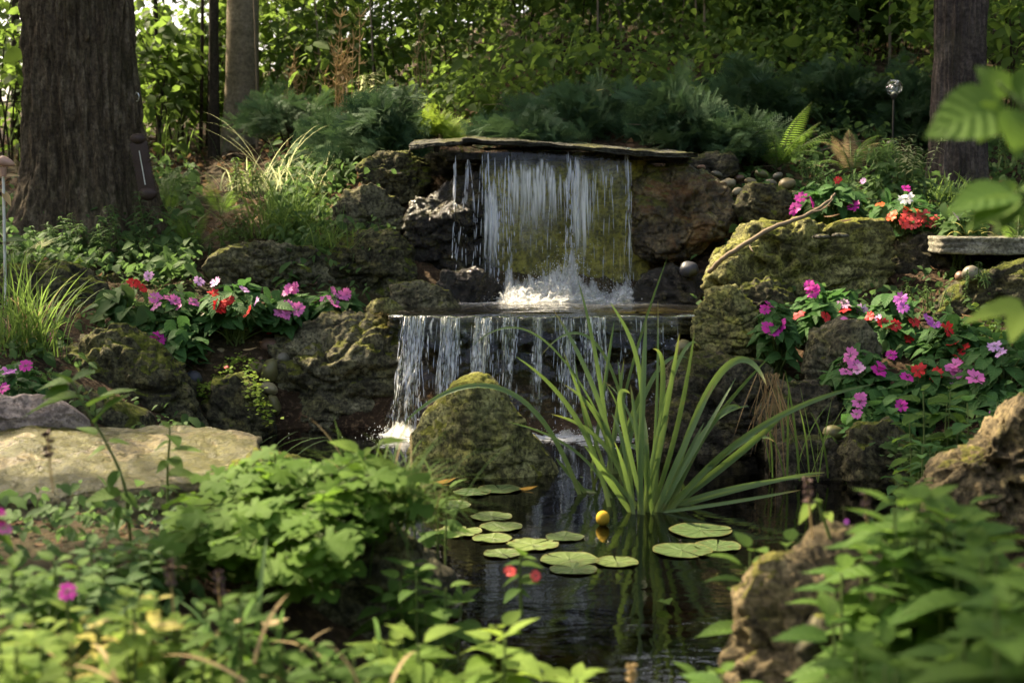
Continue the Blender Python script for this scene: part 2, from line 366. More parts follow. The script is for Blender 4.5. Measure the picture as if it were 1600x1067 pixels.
def foam_mat(name, clear=.25, col=(.8, .81, .83)):
    t = NT(name); d = t.bsdf(col, .15, .5); tl = t.n('BsdfTranslucent'); tl.inputs[0].default_value = (*col, 1)
    tr = t.n('BsdfTransparent'); tr.inputs[0].default_value = (1, 1, 1, 1)
    return t.done(t.mixs(clear, t.mixs(.35, d, tl.outputs[0]), tr.outputs[0]))
M = {}
M['soil'] = ground_mat()
M['bark_maple'] = bark_mat('furrowed_bark', (.03, .021, .013), (.125, .09, .056), (.26, .2, .135), (26, 26, 5), 1.2)
M['bark_pine'] = bark_mat('scaly_bark', (.022, .017, .014), (.09, .07, .06), (.19, .15, .13), (9, 9, 4))
M['bark_beech'] = bark_mat('smooth_bark', (.16, .13, .085), (.25, .2, .135), (.33, .27, .19), (5, 5, 12), .25)
M['bark_thin'] = bark_mat('thin_trunk_bark', (.015, .011, .008), (.04, .03, .02), (.085, .065, .045), (20, 20, 4), .5)
M['twig'] = plain('dead_twig', (.2, .15, .1), .8, .2)
M['stem'] = plain('green_stem', (.09, .13, .03), .6)
M['straw'] = leaf_mat('dry_straw', (.28, .2, .1), (.42, .32, .17), .25, .6)
M['brown'] = leaf_mat('brown_dead_blade', (.10, .065, .03), (.24, .17, .08), .25, .6)
M['forest'] = leaf_mat('forest_leaf', (.038, .08, .016), (.09, .155, .03), .56, .45, (.22, .34, .06))
M['canopy'] = leaf_mat('canopy_leaf', (.03, .06, .012), (.06, .1, .02), .4, .45, (.2, .3, .03))
M['imp'] = leaf_mat('impatiens_leaf', (.03, .085, .022), (.065, .15, .04), .28, .42, veins=.35)
M['lush'] = leaf_mat('lush_leaf', (.036, .088, .014), (.095, .165, .026), .38, .45, veins=.4)
M['lime'] = leaf_mat('lime_leaf', (.09, .16, .025), (.2, .28, .05), .38, .5, veins=.3)
M['geran'] = leaf_mat('lobed_leaf', (.05, .108, .014), (.10, .18, .024), .35, .5)
M['yew'] = leaf_mat('yew_needles', (.026, .062, .028), (.075, .135, .055), .12, .5)
M['fern'] = leaf_mat('fern_frond', (.05, .11, .02), (.12, .2, .035), .45, .5)
M['herb'] = leaf_mat('herb_leaf', (.04, .085, .025), (.085, .15, .045), .35, .5)
M['iris'] = leaf_mat('iris_blade', (.05, .105, .024), (.135, .205, .055), .3, .3, (.2, .34, .06), spec=.5)
def iris_mat():
    t = NT('sword_leaf'); uv = t.n('UVMap').outputs[0]; x = t.n('SeparateXYZ'); t.set(x.inputs[0], uv); a = t.attr()
    col = t.mix(a, (.036, .092, .026), (.105, .18, .058)); rib = t.noise(t.mapping(uv, (9, .8, 1)), 1.0, 2); col = t.mix(t.ramp(rib, [(.4, 0.0), (.65, .5)]), col, (.19, .26, .10))
    col = t.mix(t.ramp(x.outputs[1], [(0.0, .8), (.16, 0.0)]), col, (.22, .25, .09)); tip = t.math('MULTIPLY', t.ramp(x.outputs[1], [(.86, 0.0), (1.0, 1.0)]), t.ramp(a, [(.45, 0.0), (.75, 1.0)])); col = t.mix(tip, col, (.26, .17, .05))
    col = t.mix(t.ramp(t.noise(t.coord('Object'), 28, 3), [(.62, 0.0), (.7, .5)]), col, (.17, .15, .05))
    tr = t.n('BsdfTranslucent'); t.set(tr.inputs[0], t.mix(.5, col, (.24, .36, .06))); return t.done(t.mixs(.32, t.bsdf(col, .42, .35, t.bump(rib, .4, .002)), tr.outputs[0]))
M['iris'] = iris_mat()
M['grass'] = leaf_mat('sedge_blade', (.05, .11, .018), (.13, .2, .045), .4, .4)
M['pale'] = leaf_mat('pale_striped_blade', (.16, .2, .09), (.38, .4, .22), .4, .5)
M['yellow'] = leaf_mat('yellowed_leaf', (.34, .3, .07), (.5, .45, .16), .35, .5)
M['jenny'] = leaf_mat('creeping_leaf', (.1, .17, .02), (.22, .3, .04), .35, .5)
def pad_mat():
    t = NT('lily_pad'); uv = t.n('UVMap').outputs[0]; x = t.n('SeparateXYZ'); t.set(x.inputs[0], uv); a = t.attr(); o = t.coord('Object')
    col = t.mix(a, (.03, .062, .02), (.115, .155, .042)); w = t.math('SINE', t.math('MULTIPLY', x.outputs[0], 15.0)); v = t.ramp(w, [(.9, 0.0), (1.0, .5)]); col = t.mix(v, col, (.17, .21, .08))
    col = t.mix(t.ramp(t.noise(o, 26, 4, .65), [(.5, 0.0), (.66, .75)]), col, (.035, .05, .014)); col = t.mix(t.ramp(t.noise(o, 55, 4, .7), [(.62, 0.0), (.68, .8)]), col, (.10, .065, .025))
    col = t.mix(t.math('MULTIPLY', t.ramp(x.outputs[1], [(.9, 0.0), (1.0, .8)]), t.noise(o, 18, 3)), col, (.15, .09, .03))
    nb = t.bump(w, .25, .002); nb = t.bump(t.noise(o, 45, 4), .5, .004, nb); return t.done(t.bsdf(col, .38, .5, nb))
M['pad'] = pad_mat()
M['litter'] = leaf_mat('fallen_leaf', (.06, .035, .02), (.22, .14, .08), .2, .7)
M['orange'] = leaf_mat('orange_fallen_leaf', (.4, .2, .03), (.55, .33, .06), .25, .5)
M['water'] = water_mat('pond_water', (.14, .11, .06), [(5, .12, .016, (1, 1.8, 1)), (20, .07, .004, (1, 2.4, 1))])
M['pool'] = water_mat('pool_water', (.75, .66, .5), [(9, .5, .03, (1, 1, 1)), (32, .8, .012, (1, 1, 1))], True)
M['pondfoam'] = foam_mat('churned_foam', .2)
M['sheet'] = sheet_mat(); M['spray'] = spray_mat()
M['strand'] = foam_mat('falling_drops', .45, (.78, .82, .92))
M['iron'] = plain('dark_iron', (.03, .028, .026), .5, .5, Metallic=.6)
M['rustiron'] = plain('brown_cast_metal', (.045, .024, .018), .6, .4)
M['white'] = plain('pale_tube', (.7, .68, .62), .4)
M['bird'] = plain('dusty_pink_paint', (.45, .27, .2), .5)
M['steel'] = plain('bright_steel', (.5, .5, .5), .3, .5, Metallic=1.0)
FCOL = {'magenta': (.55, .025, .33), 'pink': (.66, .16, .45), 'pale': (.78, .42, .62), 'lilac': (.6, .34, .62), 'red': (.55, .018, .02), 'coral': (.75, .09, .085), 'violet': (.47, .1, .48), 'white': (.8, .75, .76), 'orange': (.75, .12, .03)}
def petal_mat(c):
    t = NT('petal_' + c); uv = t.n('UVMap').outputs[0]; x = t.n('SeparateXYZ'); t.set(x.inputs[0], uv); k = FCOL[c]
    col = t.mix(t.ramp(x.outputs[1], [(0.0, .7), (.22, 0.0)]), k, tuple(v * .55 for v in k)); col = t.mix(t.math('MULTIPLY', t.attr(), .3), col, tuple(min(1, v * 1.3 + .04) for v in k))
    tr = t.n('BsdfTranslucent'); t.set(tr.inputs[0], col)
    return t.done(t.mixs(.35, t.bsdf(col, .5, .3), tr.outputs[0]))
MPET = {c: petal_mat(c) for c in FCOL}
t = NT('clear_glass_globe'); gn = t.n('BsdfGlossy'); gn.inputs['Roughness'].default_value = .03; trn = t.n('BsdfTransparent'); trn.inputs[0].default_value = (.9, .93, .9, 1)
fr = t.n('LayerWeight'); fr.inputs[0].default_value = .35
cb = t.bump(t.voro(t.coord('Object'), 55, 'DISTANCE_TO_EDGE'), .9, .02); t.set(gn.inputs['Normal'], cb); t.set(fr.inputs['Normal'], cb)
M['globe'] = t.done(t.mixs(t.math('ADD', fr.outputs[0], .12), trn.outputs[0], gn.outputs[0]))
# ------------------------------------------------------------------ terrain, one sheet to the horizon
CP = np.array([  # x, y, z
 (0, 4.3, -.3), (.3, 3.6, -.35), (.4, 3.0, -.35), (.3, 2.5, -.4), (.3, 2.15, -.4), (-.3, 4.5, -.3), (-.55, 4.6, -.25), (.6, 4.1, -.3), (.75, 3.6, -.28), (-.2, 3.7, -.33), (-.15, 3.2, -.3), (.72, 3.2, -.25), (-.55, 4.2, -.25), (-.55, 3.8, -.2), (.55, 2.6, -.25), (.05, 2.4, -.4),
 (0, 4.8, .1), (.4, 4.8, .1), (-.3, 4.85, .1), (.1, 5.0, .24), (.45, 5.0, .24), (-.3, 5.1, .26), (.1, 5.4, .28), (.4, 5.4, .28), (-.2, 5.4, .28), (.1, 5.85, .7), (.1, 6.2, .93), (.6, 6.1, .93), (-.4, 6.1, .9),
 (-.95, 4.75, .06), (-.75, 4.8, .0), (-.9, 5.0, .28), (-1.0, 5.3, .40), (-.8, 5.2, .38), (-1.5, 5.0, .36), (-1.5, 4.6, .3), (-1.0, 5.6, .52), (-1.4, 6.0, .55), (-1.0, 6.3, .7), (-2, 6.2, .62), (-2.4, 5.2, .45), (-.6, 6.0, .8), (-1.6, 7.2, .82), (-2.6, 7.2, .85),
 (-1.8, 9, 1.1), (-3.5, 9, 1.1), (-.8, 7.6, 1.05), (0.2, 7, 1.17), (.3, 9, 1.75), (.3, 12, 2.5), (1.8, 8, 1.45), (2.2, 10, 1.95), (2.5, 13, 2.7), (-2, 13, 1.45), (-4, 15, 1.5), (-1, 11, 1.6), (-.7, 9, 1.35), (-.6, 13, 2.0),
 (1.4, 6.5, .88), (1.95, 6.3, .8), (.95, 6.3, .93), (2.6, 7, 1.0), (1.5, 5.6, .66), (1.1, 5.3, .5), (1.1, 4.8, .36), (1.5, 4.9, .45), (.75, 4.75, .3), (.65, 4.55, .1), (1.1, 4.3, .17), (1.5, 4.3, .3), (1.0, 4.0, .03), (1.3, 3.7, .2), (1.0, 3.4, -.02), (1.05, 2.9, .1), (1.4, 3.0, .3), (.95, 2.4, .2), (.65, 2.2, .05), (.6, 1.9, .15), (.9, 1.6, .25), (.5, 1.5, .12), (.3, 1.75, -.1), (2.2, 4.5, .5),
 (-1.2, 3.6, .15), (-.8, 3.7, .02), (-1.2, 3.0, .12), (-.8, 3.0, .1), (-1.3, 2.5, .12), (-.6, 2.2, .2), (-.4, 2.5, .16), (-.45, 3.1, -.05), (-.15, 2.3, .0), (-.1, 1.95, -.12), (-.5, 1.7, .16), (-1.0, 1.8, .15), (.05, 1.6, .08), (-1.4, 4.0, .2), (-1.8, 3.2, .2),
 (0, 1, .02), (1, 1, .15), (-1, 1, .1), (0, -3, .0), (4, 0, .1), (-4, 0, .1), (5, 6, 1.0), (-5, 6, .7), (6, 12, 2.4), (-7, 12, 1.3), (0, 20, 3.4), (9, 20, 3.6), (-9, 22, 1.8), (0, 40, 5), (40, 40, 5), (-40, 40, 2), (0, -40, 0), (60, -40, 0), (-60, -40, 0), (0, 160, 6), (120, 120, 6), (-120, 120, 3), (160, 0, 2), (-160, 0, 1), (0, -160, 0)], float)
_d = np.linalg.norm(CP[:, None, :2] - CP[None, :, :2], axis=2); _w = np.linalg.solve(np.block([[_d + .0 * np.eye(len(CP)), np.ones((len(CP), 1))], [np.ones((1, len(CP))), np.zeros((1, 1))]]), np.append(CP[:, 2], 0))
def H(x, y):
    x = np.atleast_1d(np.asarray(x, float)); y = np.atleast_1d(np.asarray(y, float)); z = np.full(x.shape, _w[-1]) 
    for (cx, cy, _), w in zip(CP, _w[:-1]): z = z + w * np.hypot(x - cx, y - cy)
    far = np.clip((np.hypot(x, y) - 3) / 6, 0, 1)
    q = np.stack([x.ravel(), y.ravel(), 0 * x.ravel()], 1)
    return z + ((.03 + .05 * far.ravel()) * fbm(q * 2.2, 4) + .012 * fbm(q * 11, 3)).reshape(x.shape)
def onground(px, py, y0=1.5, y1=14):
    """the ground point the photograph shows at a pixel"""
    a = np.linspace(y0, y1, 240); P = np.array([PX(px, py, Y) for Y in a]); d = P[:, 2] - H(P[:, 0], P[:, 1]); k = np.argmax(d < 0)
    return P[k]
def axis(lo, hi, step, far, grow=1.25):
    a = list(np.arange(lo, hi, step)); s = step
    while a[-1] < far: s *= grow; a.append(a[-1] + s)
    s = step
    while a[0] > -far: s *= grow; a.insert(0, a[0] - s)
    return np.array(a)
ax, ay = axis(-3.2, 3.2, .045, 180), axis(.8, 9.5, .045, 180)
gx, gy = np.meshgrid(ax, ay, indexing='ij')
g = MB(); g.add(np.stack([gx, gy, H(gx, gy)], -1).reshape(-1, 3), gridfaces(len(ax), len(ay)))
gb = tag(g.build('ground', M['soil'], origin=(0, 0, 0)), kind='structure', label='brown woodland soil rising in a bank behind the waterfall')
def flat(name, mat, xs, ys, z, foam=None, label=None, wave=.0):
    X, Y = np.meshgrid(xs, ys, indexing='ij'); q = np.stack([X.ravel() * 5, Y.ravel() * 9, 0 * X.ravel()], 1)
    Z = np.full(X.shape, z) + wave * fbm(q, 3).reshape(X.shape); b = MB()
    b.add(np.stack([X, Y, Z], -1).reshape(-1, 3), gridfaces(len(xs), len(ys)), None, (0 if foam is None else foam(X, Y).ravel()))
    return tag(b.build(name, mat, origin=(0, 0, 0)), kind='structure', label=label)
flat('pond_water', M['water'], np.linspace(-1.3, 1.35, 60), np.linspace(1.5, 4.98, 80), 0.0, label='dark brown pond water mirroring the rocks and irises')

# ------------------------------------------------------------------ rocks
_ICO = {}
def ico(l):
    if l not in _ICO:
        b = bmesh.new(); bmesh.ops.create_icosphere(b, subdivisions=l, radius=1); b.verts.ensure_lookup_table()
        _ICO[l] = (np.array([v.co[:] for v in b.verts]), np.array([[v.index for v in f.verts] for f in b.faces])); b.free()
    return _ICO[l]
def outline(poly, n=180):
    c = (poly.min(0) + poly.max(0)) / 2; th = np.linspace(-np.pi, np.pi, n, endpoint=False); r = np.zeros(n)
    a, b = poly - c, np.roll(poly, -1, 0) - c
    for k, t in enumerate(th):
        d = np.array([math.cos(t), math.sin(t)]); e = b - a; den = d[0] * e[:, 1] - d[1] * e[:, 0]; den[abs(den) < 1e-9] = 1e-9
        s = (a[:, 0] * e[:, 1] - a[:, 1] * e[:, 0]) / den; u = (a[:, 0] * d[1] - a[:, 1] * d[0]) / den
        ok = (u >= -1e-6) & (u <= 1 + 1e-6) & (s > 0); r[k] = s[ok].max() if ok.any() else r[k - 1]
    for _ in range(2): r = (np.roll(r, 1) + 2 * r + np.roll(r, -1)) / 4
    return c, np.append(th, np.pi), np.append(r, r[0])
NR = [0]
def rock(label, poly, Y, mat, depth=.9, lvl=5, amp=1.0, pit=1.0, planes=7, e=2.6, cuts=(), name='boulder', cat='boulder', group=None, top=None):
    NR[0] += 1; sd = NR[0]; r = np.random.default_rng(100 + sd)
    w = np.array([PX(x, y, Y)[[0, 2]] for x, y in poly]); c, th, rad = outline(w)
    V, F = ico(lvl); rho = np.hypot(V[:, 0], V[:, 2]); n = (rho ** e + abs(V[:, 1]) ** e) ** (1 / e)
    ang = np.arctan2(V[:, 2], V[:, 0]); rr = np.interp(ang, th, rad); size = float(np.median(rad)); dp = size * depth
    P = np.stack([V[:, 0] / n * rr, V[:, 1] / n * dp, V[:, 2] / n * rr], 1)
    for _ in range(planes):
        d = unit(np.array([r.uniform(-.6, .6), -1 if r.random() < .8 else 1, r.uniform(-.35, .9)])); h = (P @ d).max() * r.uniform(.62, .86)
        s = P @ d - h; P -= np.maximum(s, 0)[:, None] * d * .93
    for dd, hh in cuts: d = unit(np.array(dd)); s = P @ d - (P @ d).max() * hh; P -= np.maximum(s, 0)[:, None] * d * .96
    N = unit(P / np.array([1, max(depth, .3), 1]) ** 2); q = P + r.uniform(-50, 50, 3)
    f = max(.5, .28 / size)
    D = .13 * size * fbm(q * 4.2 * f, 5, .58) + .10 * size * (abs(noise(q * 3.1 * f + 7)) - .25)
    D += -.085 * size * np.clip(1 - abs(noise(np.stack([q[:, 0] * 2, q[:, 1] * 2, q[:, 2] * 9 + noise(q * 5)], 1) * f)) * 7, 0, 1)
    for fq in (4.5, 9.0): D += -.045 * size * np.clip(1 - abs(noise((q + .06 * np.stack([noise(q * 6), noise(q * 6 + 9), noise(q * 6 + 5)], 1)) * np.array([1, 1, 1.5]) * fq * f + 60)) * 9, 0, 1)
    bd = q[:, 2] * 16 * f + 1.5 * noise(q * 2.5); D += .022 * size * (np.abs((bd % 1) - .5) * 2 - .5) * np.clip(noise(q * 2 + 80) * 2 + .6, 0, 1)
    w1 = worley(q * 10 * f ** .5, sd % 200); msk = np.clip(noise(q * 5 * f + 31) * 2.4 + .25, 0, 1)
    D -= pit * .036 * msk * np.clip((.42 - w1) / .3, 0, 1)
    D += .008 * fbm(q * 38, 3)
    P = P + N * (amp * D)[:, None]
    org = np.array([c[0], Y, P[:, 2].min() + c[1]]); P = P + np.array([c[0], Y, c[1]])
    b = MB(); b.add(P, F); o = b.build(name, MROCK[mat], origin=org); tag(o, label, cat, group)
    return o
# around the waterfall
rock('round dark mossy boulder just left under the roof slab', [(553, 262), (580, 238), (640, 234), (668, 248), (674, 285), (658, 315), (620, 325), (575, 305)], 5.95, 'moss', lvl=6)
rock('brown rounded boulder below the mossy one left of the fall', [(518, 330), (538, 298), (580, 286), (622, 308), (634, 345), (620, 380), (550, 385), (522, 360)], 5.75, 'lime', lvl=5)
rock('black glistening wet boulder touching the left side of the upper waterfall', [(632, 350), (648, 312), (690, 280), (735, 268), (768, 290), (785, 345), (775, 430), (700, 450), (650, 420), (630, 385)], 5.66, 'wet', lvl=6, amp=1.2, depth=.75)
rock('dark boulder in the hollow beneath the left end of the roof slab', [(640, 262), (672, 238), (735, 236), (760, 262), (760, 330), (660, 330)], 6.15, 'dark')
rock('big wet rust-stained boulder right of the upper waterfall', [(984, 275), (1005, 250), (1080, 254), (1130, 288), (1152, 330), (1132, 372), (1080, 402), (1010, 414), (985, 392)], 5.62, 'rust', lvl=6, depth=.8, amp=1.1)
rock('olive algae-covered wall stone behind the upper water curtain', [(752, 246), (1010, 246), (1030, 640), (735, 640)], 5.82, 'back', depth=.4, amp=.4, lvl=6, e=7, planes=0)
rock('mossy grey-brown boulder right of the rusty one, below the small pebbles', [(1146, 325), (1162, 290), (1200, 284), (1236, 300), (1242, 340), (1210, 365), (1155, 358)], 5.55, 'moss')
rock('low grey stone at the right end of the roof slab', [(1060, 262), (1085, 240), (1145, 236), (1160, 262), (1130, 292), (1080, 292)], 5.9, 'dark', lvl=4)
rock('huge pitted olive limestone boulder right of the pool', [(1100, 440), (1122, 388), (1170, 350), (1240, 340), (1330, 346), (1385, 343), (1398, 385), (1386, 432), (1362, 480), (1280, 500), (1190, 500), (1110, 480)], 5.1, 'olive', lvl=6, depth=.8, pit=2.2, planes=9, amp=1.0)
rock('egg-shaped olive boulder standing at the right end of the lower ledge', [(1080, 525), (1084, 482), (1110, 449), (1150, 446), (1182, 480), (1192, 530), (1176, 555), (1120, 562), (1088, 552)], 4.72, 'olive', lvl=6, depth=.9, planes=4, pit=.8)
rock('wide low wet stone on the pool edge beside the egg-shaped boulder', [(985, 470), (1000, 425), (1050, 412), (1100, 425), (1120, 455), (1105, 492), (1000, 492)], 5.35, 'wet')
rock('small mossy stone wedged between egg-shaped and huge boulder', [(1140, 475), (1160, 436), (1200, 430), (1240, 445), (1245, 500), (1190, 510)], 4.95, 'moss')
rock('dark brown boulder under the stone bench slab', [(1375, 425), (1398, 376), (1440, 360), (1492, 382), (1514, 430), (1495, 480), (1420, 490), (1385, 465)], 5.2, 'dark', lvl=5, depth=.9)
rock('mossy boulder at the right edge below the bench slab', [(1445, 500), (1498, 440), (1560, 408), (1640, 395), (1660, 520), (1560, 540), (1470, 535)], 4.75, 'moss', lvl=5, pit=1.6)
rock('rounded grey-brown boulder among the right impatiens', [(1255, 575), (1268, 516), (1310, 500), (1352, 504), (1374, 540), (1370, 615), (1300, 630), (1260, 610)], 4.4, 'lime', lvl=5, pit=.5, planes=3)
rock('dark mossy shore rock behind the iris leaves', [(1030, 640), (1045, 580), (1080, 556), (1130, 556), (1200, 572), (1228, 620), (1222, 720), (1120, 735), (1040, 720)], 4.4, 'dark', lvl=6, depth=.9, pit=1.5)
rock('dark layered shore rock behind the dry grass', [(1185, 640), (1215, 590), (1280, 590), (1325, 640), (1330, 740), (1200, 755)], 4.15, 'dark', lvl=5, pit=1.6)
rock('flat-topped rock at the water line right of the dry grass', [(1215, 700), (1235, 684), (1300, 682), (1322, 705), (1322, 760), (1215, 765)], 3.95, 'dark', lvl=4, e=4)
rock('round mossy-topped rock at the water line under the right impatiens', [(1312, 710), (1335, 664), (1390, 652), (1435, 685), (1455, 760), (1330, 775)], 3.8, 'moss', lvl=5, planes=3)
rock('yellow-brown craggy rock at the right edge above the water', [(1425, 800), (1465, 735), (1535, 690), (1570, 640), (1600, 615), (1680, 620), (1690, 830), (1520, 835)], 2.7, 'tan', lvl=6, pit=1.8, amp=1.4)
rock('large tan boulder at the bottom right under the leafy plants', [(1128, 1020), (1150, 940), (1190, 880), (1250, 850), (1290, 838), (1380, 850), (1440, 950), (1450, 1160), (1120, 1160)], 1.98, 'tan', lvl=6, depth=.9, pit=1.2)
rock('small grey stone beside the large tan boulder', [(1250, 1010), (1270, 965), (1320, 958), (1370, 985), (1380, 1050), (1260, 1050)], 1.72, 'lime', lvl=4)
rock('pointed olive boulder standing in the pond before the lower fall', [(634, 720), (640, 676), (660, 640), (692, 612), (718, 594), (748, 586), (776, 600), (806, 634), (846, 690), (876, 738), (870, 790), (740, 800), (640, 780)], 4.02, 'olive', lvl=6, depth=.85, planes=0, pit=.35, e=2.1, amp=.6, cuts=(((-.75, -1, .25), .62), ((.45, -1, .30), .62), ((.1, -1, -.3), .8)))
# left bank
rock('long pitted dark limestone on the upper left bank', [(312, 420), (345, 386), (420, 376), (485, 380), (522, 400), (535, 440), (505, 475), (400, 475), (330, 460)], 5.45, 'lime', lvl=6, pit=2.2, depth=.7)
rock('moss-capped rock left of the glistening wet boulder', [(508, 395), (538, 364), (610, 358), (648, 385), (655, 425), (645, 465), (560, 470), (515, 450)], 5.5, 'moss', lvl=6, depth=.8)
rock('low dark stone with a moss tuft left of the pool', [(598, 478), (612, 442), (660, 436), (702, 455), (720, 480), (700, 502), (640, 505)], 5.18, 'lime', lvl=5, pit=.6)
rock('small yellowish stone beside the pink flowers above the lower left boulder', [(568, 490), (580, 468), (610, 464), (630, 482), (622, 510), (580, 512)], 5.02, 'olive', lvl=4)
rock('wet flat stone at the left edge of the pool', [(672, 470), (690, 425), (740, 418), (780, 440), (795, 475), (740, 492), (690, 490)], 5.42, 'wet', lvl=5)
rock('big craggy boulder at the left end of the lower fall', [(404, 560), (424, 525), (480, 498), (560, 488), (612, 500), (632, 560), (636, 640), (630, 700), (520, 705), (430, 690), (412, 620)], 4.98, 'lime', lvl=6, depth=.7, pit=2.4, amp=1.3, planes=9)
rock('large dome-shaped mossy boulder on the left shore', [(62, 640), (82, 560), (120, 524), (160, 508), (215, 508), (262, 545), (295, 600), (335, 680), (330, 720), (200, 730), (80, 700)], 4.6, 'moss', lvl=6, depth=.8, pit=1.2)
rock('dark moss-draped stone between the two left shore boulders', [(314, 650), (335, 590), (368, 577), (402, 598), (430, 660), (435, 715), (330, 720)], 4.72, 'moss', lvl=5, pit=.3, planes=2)
rock('mossy bank stone at the left edge behind the sedge', [(-60, 450), (30, 412), (110, 408), (165, 436), (190, 500), (100, 530), (-60, 530)], 5.15, 'moss', lvl=5, depth=.8, pit=1.5)
rock('dark rock in shade behind the red flowers on the left', [(120, 470), (150, 430), (230, 425), (300, 445), (310, 490), (200, 510)], 5.6, 'moss', lvl=5)
rock('dark mossy rock between the pink stone and the dome-shaped boulder', [(20, 700), (40, 625), (90, 590), (150, 610), (230, 650), (260, 720)], 4.1, 'moss', lvl=5)
rock('greyish pink flat stone at the left edge', [(-120, 690), (-100, 635), (-20, 617), (60, 618), (105, 632), (142, 660), (130, 688), (20, 700)], 3.5, 'pink', lvl=5, e=3.4, pit=.2, depth=.75, amp=.5, name='flat_stone', cat='stone')
def flag(label, name, top, zt, th, mat, org=None, amp=.012, n=70, cat='slab'):
    """thin irregular flagstone: plan outline [(x, y)], top height zt at each corner or one, thickness th"""
    P = np.array(top, float); c = P.mean(0); cc, ang, rad = outline(P, 240)
    na, nr = 160, 40; A = np.linspace(-np.pi, np.pi, na, endpoint=False); Rr = np.interp(A, ang, rad)
    Rr = Rr * (1 + .03 * noise(np.stack([np.cos(A) * 3, np.sin(A) * 3, 0 * A + len(label) * .37], 1)) + .02 * noise(np.stack([np.cos(A) * 14, np.sin(A) * 14, 0 * A + len(label) * .91], 1)))
    prof = [(k / nr, 0) for k in range(1, nr + 1)] + [(1.0 + .012 * math.sin(k * 2.1), -th * k / 8) for k in range(1, 9)] + [(1 - k / 10, -th) for k in range(1, 10)]
    s = np.array([p[0] for p in prof]); dz = np.array([p[1] for p in prof])
    X = cc[0] + s[None] * Rr[:, None] * np.cos(A)[:, None]; Y = cc[1] + s[None] * Rr[:, None] * np.sin(A)[:, None]
    Z = (zt if not callable(zt) else zt(X, Y)) + dz[None] + 0 * X
    q = np.stack([X, Y, Z * 4], -1).reshape(-1, 3); Z = Z + (amp * fbm(q * 5, 5, .6)).reshape(X.shape); sh = (1 + .012 * noise(q * np.array([9, 9, 60]))).reshape(X.shape)
    X = cc[0] + (X - cc[0]) * sh; Y = cc[1] + (Y - cc[1]) * sh
    V = np.stack([X, Y, Z], -1); m = V.shape[1]
    i, j = np.meshgrid(np.arange(na), np.arange(m - 1), indexing='ij'); a = (i * m + j).ravel(); b2 = (((i + 1) % na) * m + j).ravel()
    b = MB(); b.add(V.reshape(-1, 3), np.stack([a, a + 1, b2 + 1, b2], 1))
    ct = V[:, 0].mean(0); b.add(np.vstack([V[:, 0], ct]), np.array([[k, (k + 1) % na, na] for k in range(na)]))
    cb = V[:, -1].mean(0); b.add(np.vstack([V[:, -1], cb]), np.array([[(k + 1) % na, k, na] for k in range(na)]))
    return tag(b.build(name, MROCK[mat], origin=(cc[0], cc[1], float(Z.min()))), label, cat)
z0 = PX(860, 232, 5.55)[2]
flag('long thin slate slab roofing the waterfall, tilting down to the right', 'roof_slab', [(-.20, 5.56), (.2, 5.52), (.5, 5.5), (.70, 5.55), (.73, 5.75), (.6, 6.15), (-.15, 6.2)], lambda X, Y: z0 + .036 - .068 * (X + .15) + .05 * (Y - 5.5), .018, 'cap')
flag('smaller grey slab at the left end of the waterfall roof, tilted up', 'roof_slab', [(-.41, 5.72), (-.30, 5.62), (-.17, 5.58), (-.16, 6.1), (-.40, 6.1)], lambda X, Y: z0 + .03 + .06 * (X + .2) + .06 * (Y - 5.55), .020, 'cap')
flag('dark wet lip stone the upper water slides over', 'lip_stone', [(-.26, 5.62), (.0, 5.585), (.4, 5.585), (.7, 5.62), (.72, 6.1), (-.26, 6.1)], z0 - .014, .03, 'wet', amp=.004)
flag('broad ledge stone carrying the small pool', 'ledge_stone', [(-.42, 4.90), (-.2, 4.82), (.2, 4.79), (.6, 4.82), (.72, 4.95), (.72, 5.7), (-.5, 5.7)], .376, .045, 'dark', amp=.02)
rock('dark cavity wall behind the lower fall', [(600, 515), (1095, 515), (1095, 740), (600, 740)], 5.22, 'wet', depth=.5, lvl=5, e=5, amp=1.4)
# foreground left
sy = lambda X, Y: .175 + .055 * (Y - 2.75) - .05 * np.clip(X + .75, 0, 1)
flag('sunlit mossy flat slab beside the pond, wet and glittering', 'flat_slab', [(-1.6, 2.82), (-1.0, 2.78), (-.72, 2.86), (-.56, 3.05), (-.60, 3.4), (-.9, 3.52), (-1.6, 3.5)], sy, .085, 'slab', amp=.02)
rock('small tan stone under the front edge of the sunlit slab', [(80, 900), (100, 842), (150, 828), (195, 845), (190, 905)], 2.5, 'tan', lvl=4, name='stone', cat='stone')
rock('dark flat stone under the front edge of the sunlit slab', [(-60, 890), (-20, 838), (50, 830), (90, 850), (85, 900)], 2.45, 'lime', lvl=4, name='stone', cat='stone')
rock('mossy stone between slab and leafy mound', [(160, 920), (180, 850), (230, 838), (260, 870), (260, 930)], 2.35, 'moss', lvl=4, name='stone', cat='stone')
rock('smooth mossy-topped stone behind the lobed-leaf mound', [(340, 800), (365, 728), (410, 704), (460, 712), (495, 745), (490, 830), (360, 830)], 2.95, 'olive', lvl=5, planes=2, pit=.2)
rock('big brown mossy boulder under the lobed-leaf mound', [(205, 900), (260, 810), (420, 765), (560, 770), (640, 830), (700, 900), (700, 1060), (600, 1100), (400, 1100), (230, 1060)], 2.38, 'lime', lvl=6, pit=.8, depth=.6)
# bench slab on the right
flag('pale weathered stone bench slab on the right bank', 'bench_slab', [(PX(1462, 370, 4.9)[0], 4.86), (PX(1530, 370, 4.9)[0], 4.83), (1.95, 4.82), (2.05, 5.3), (1.6, 5.3), (1.5, 5.15)], PX(1500, 371, 4.85)[2], .058, 'bench', amp=.004, cat='bench')

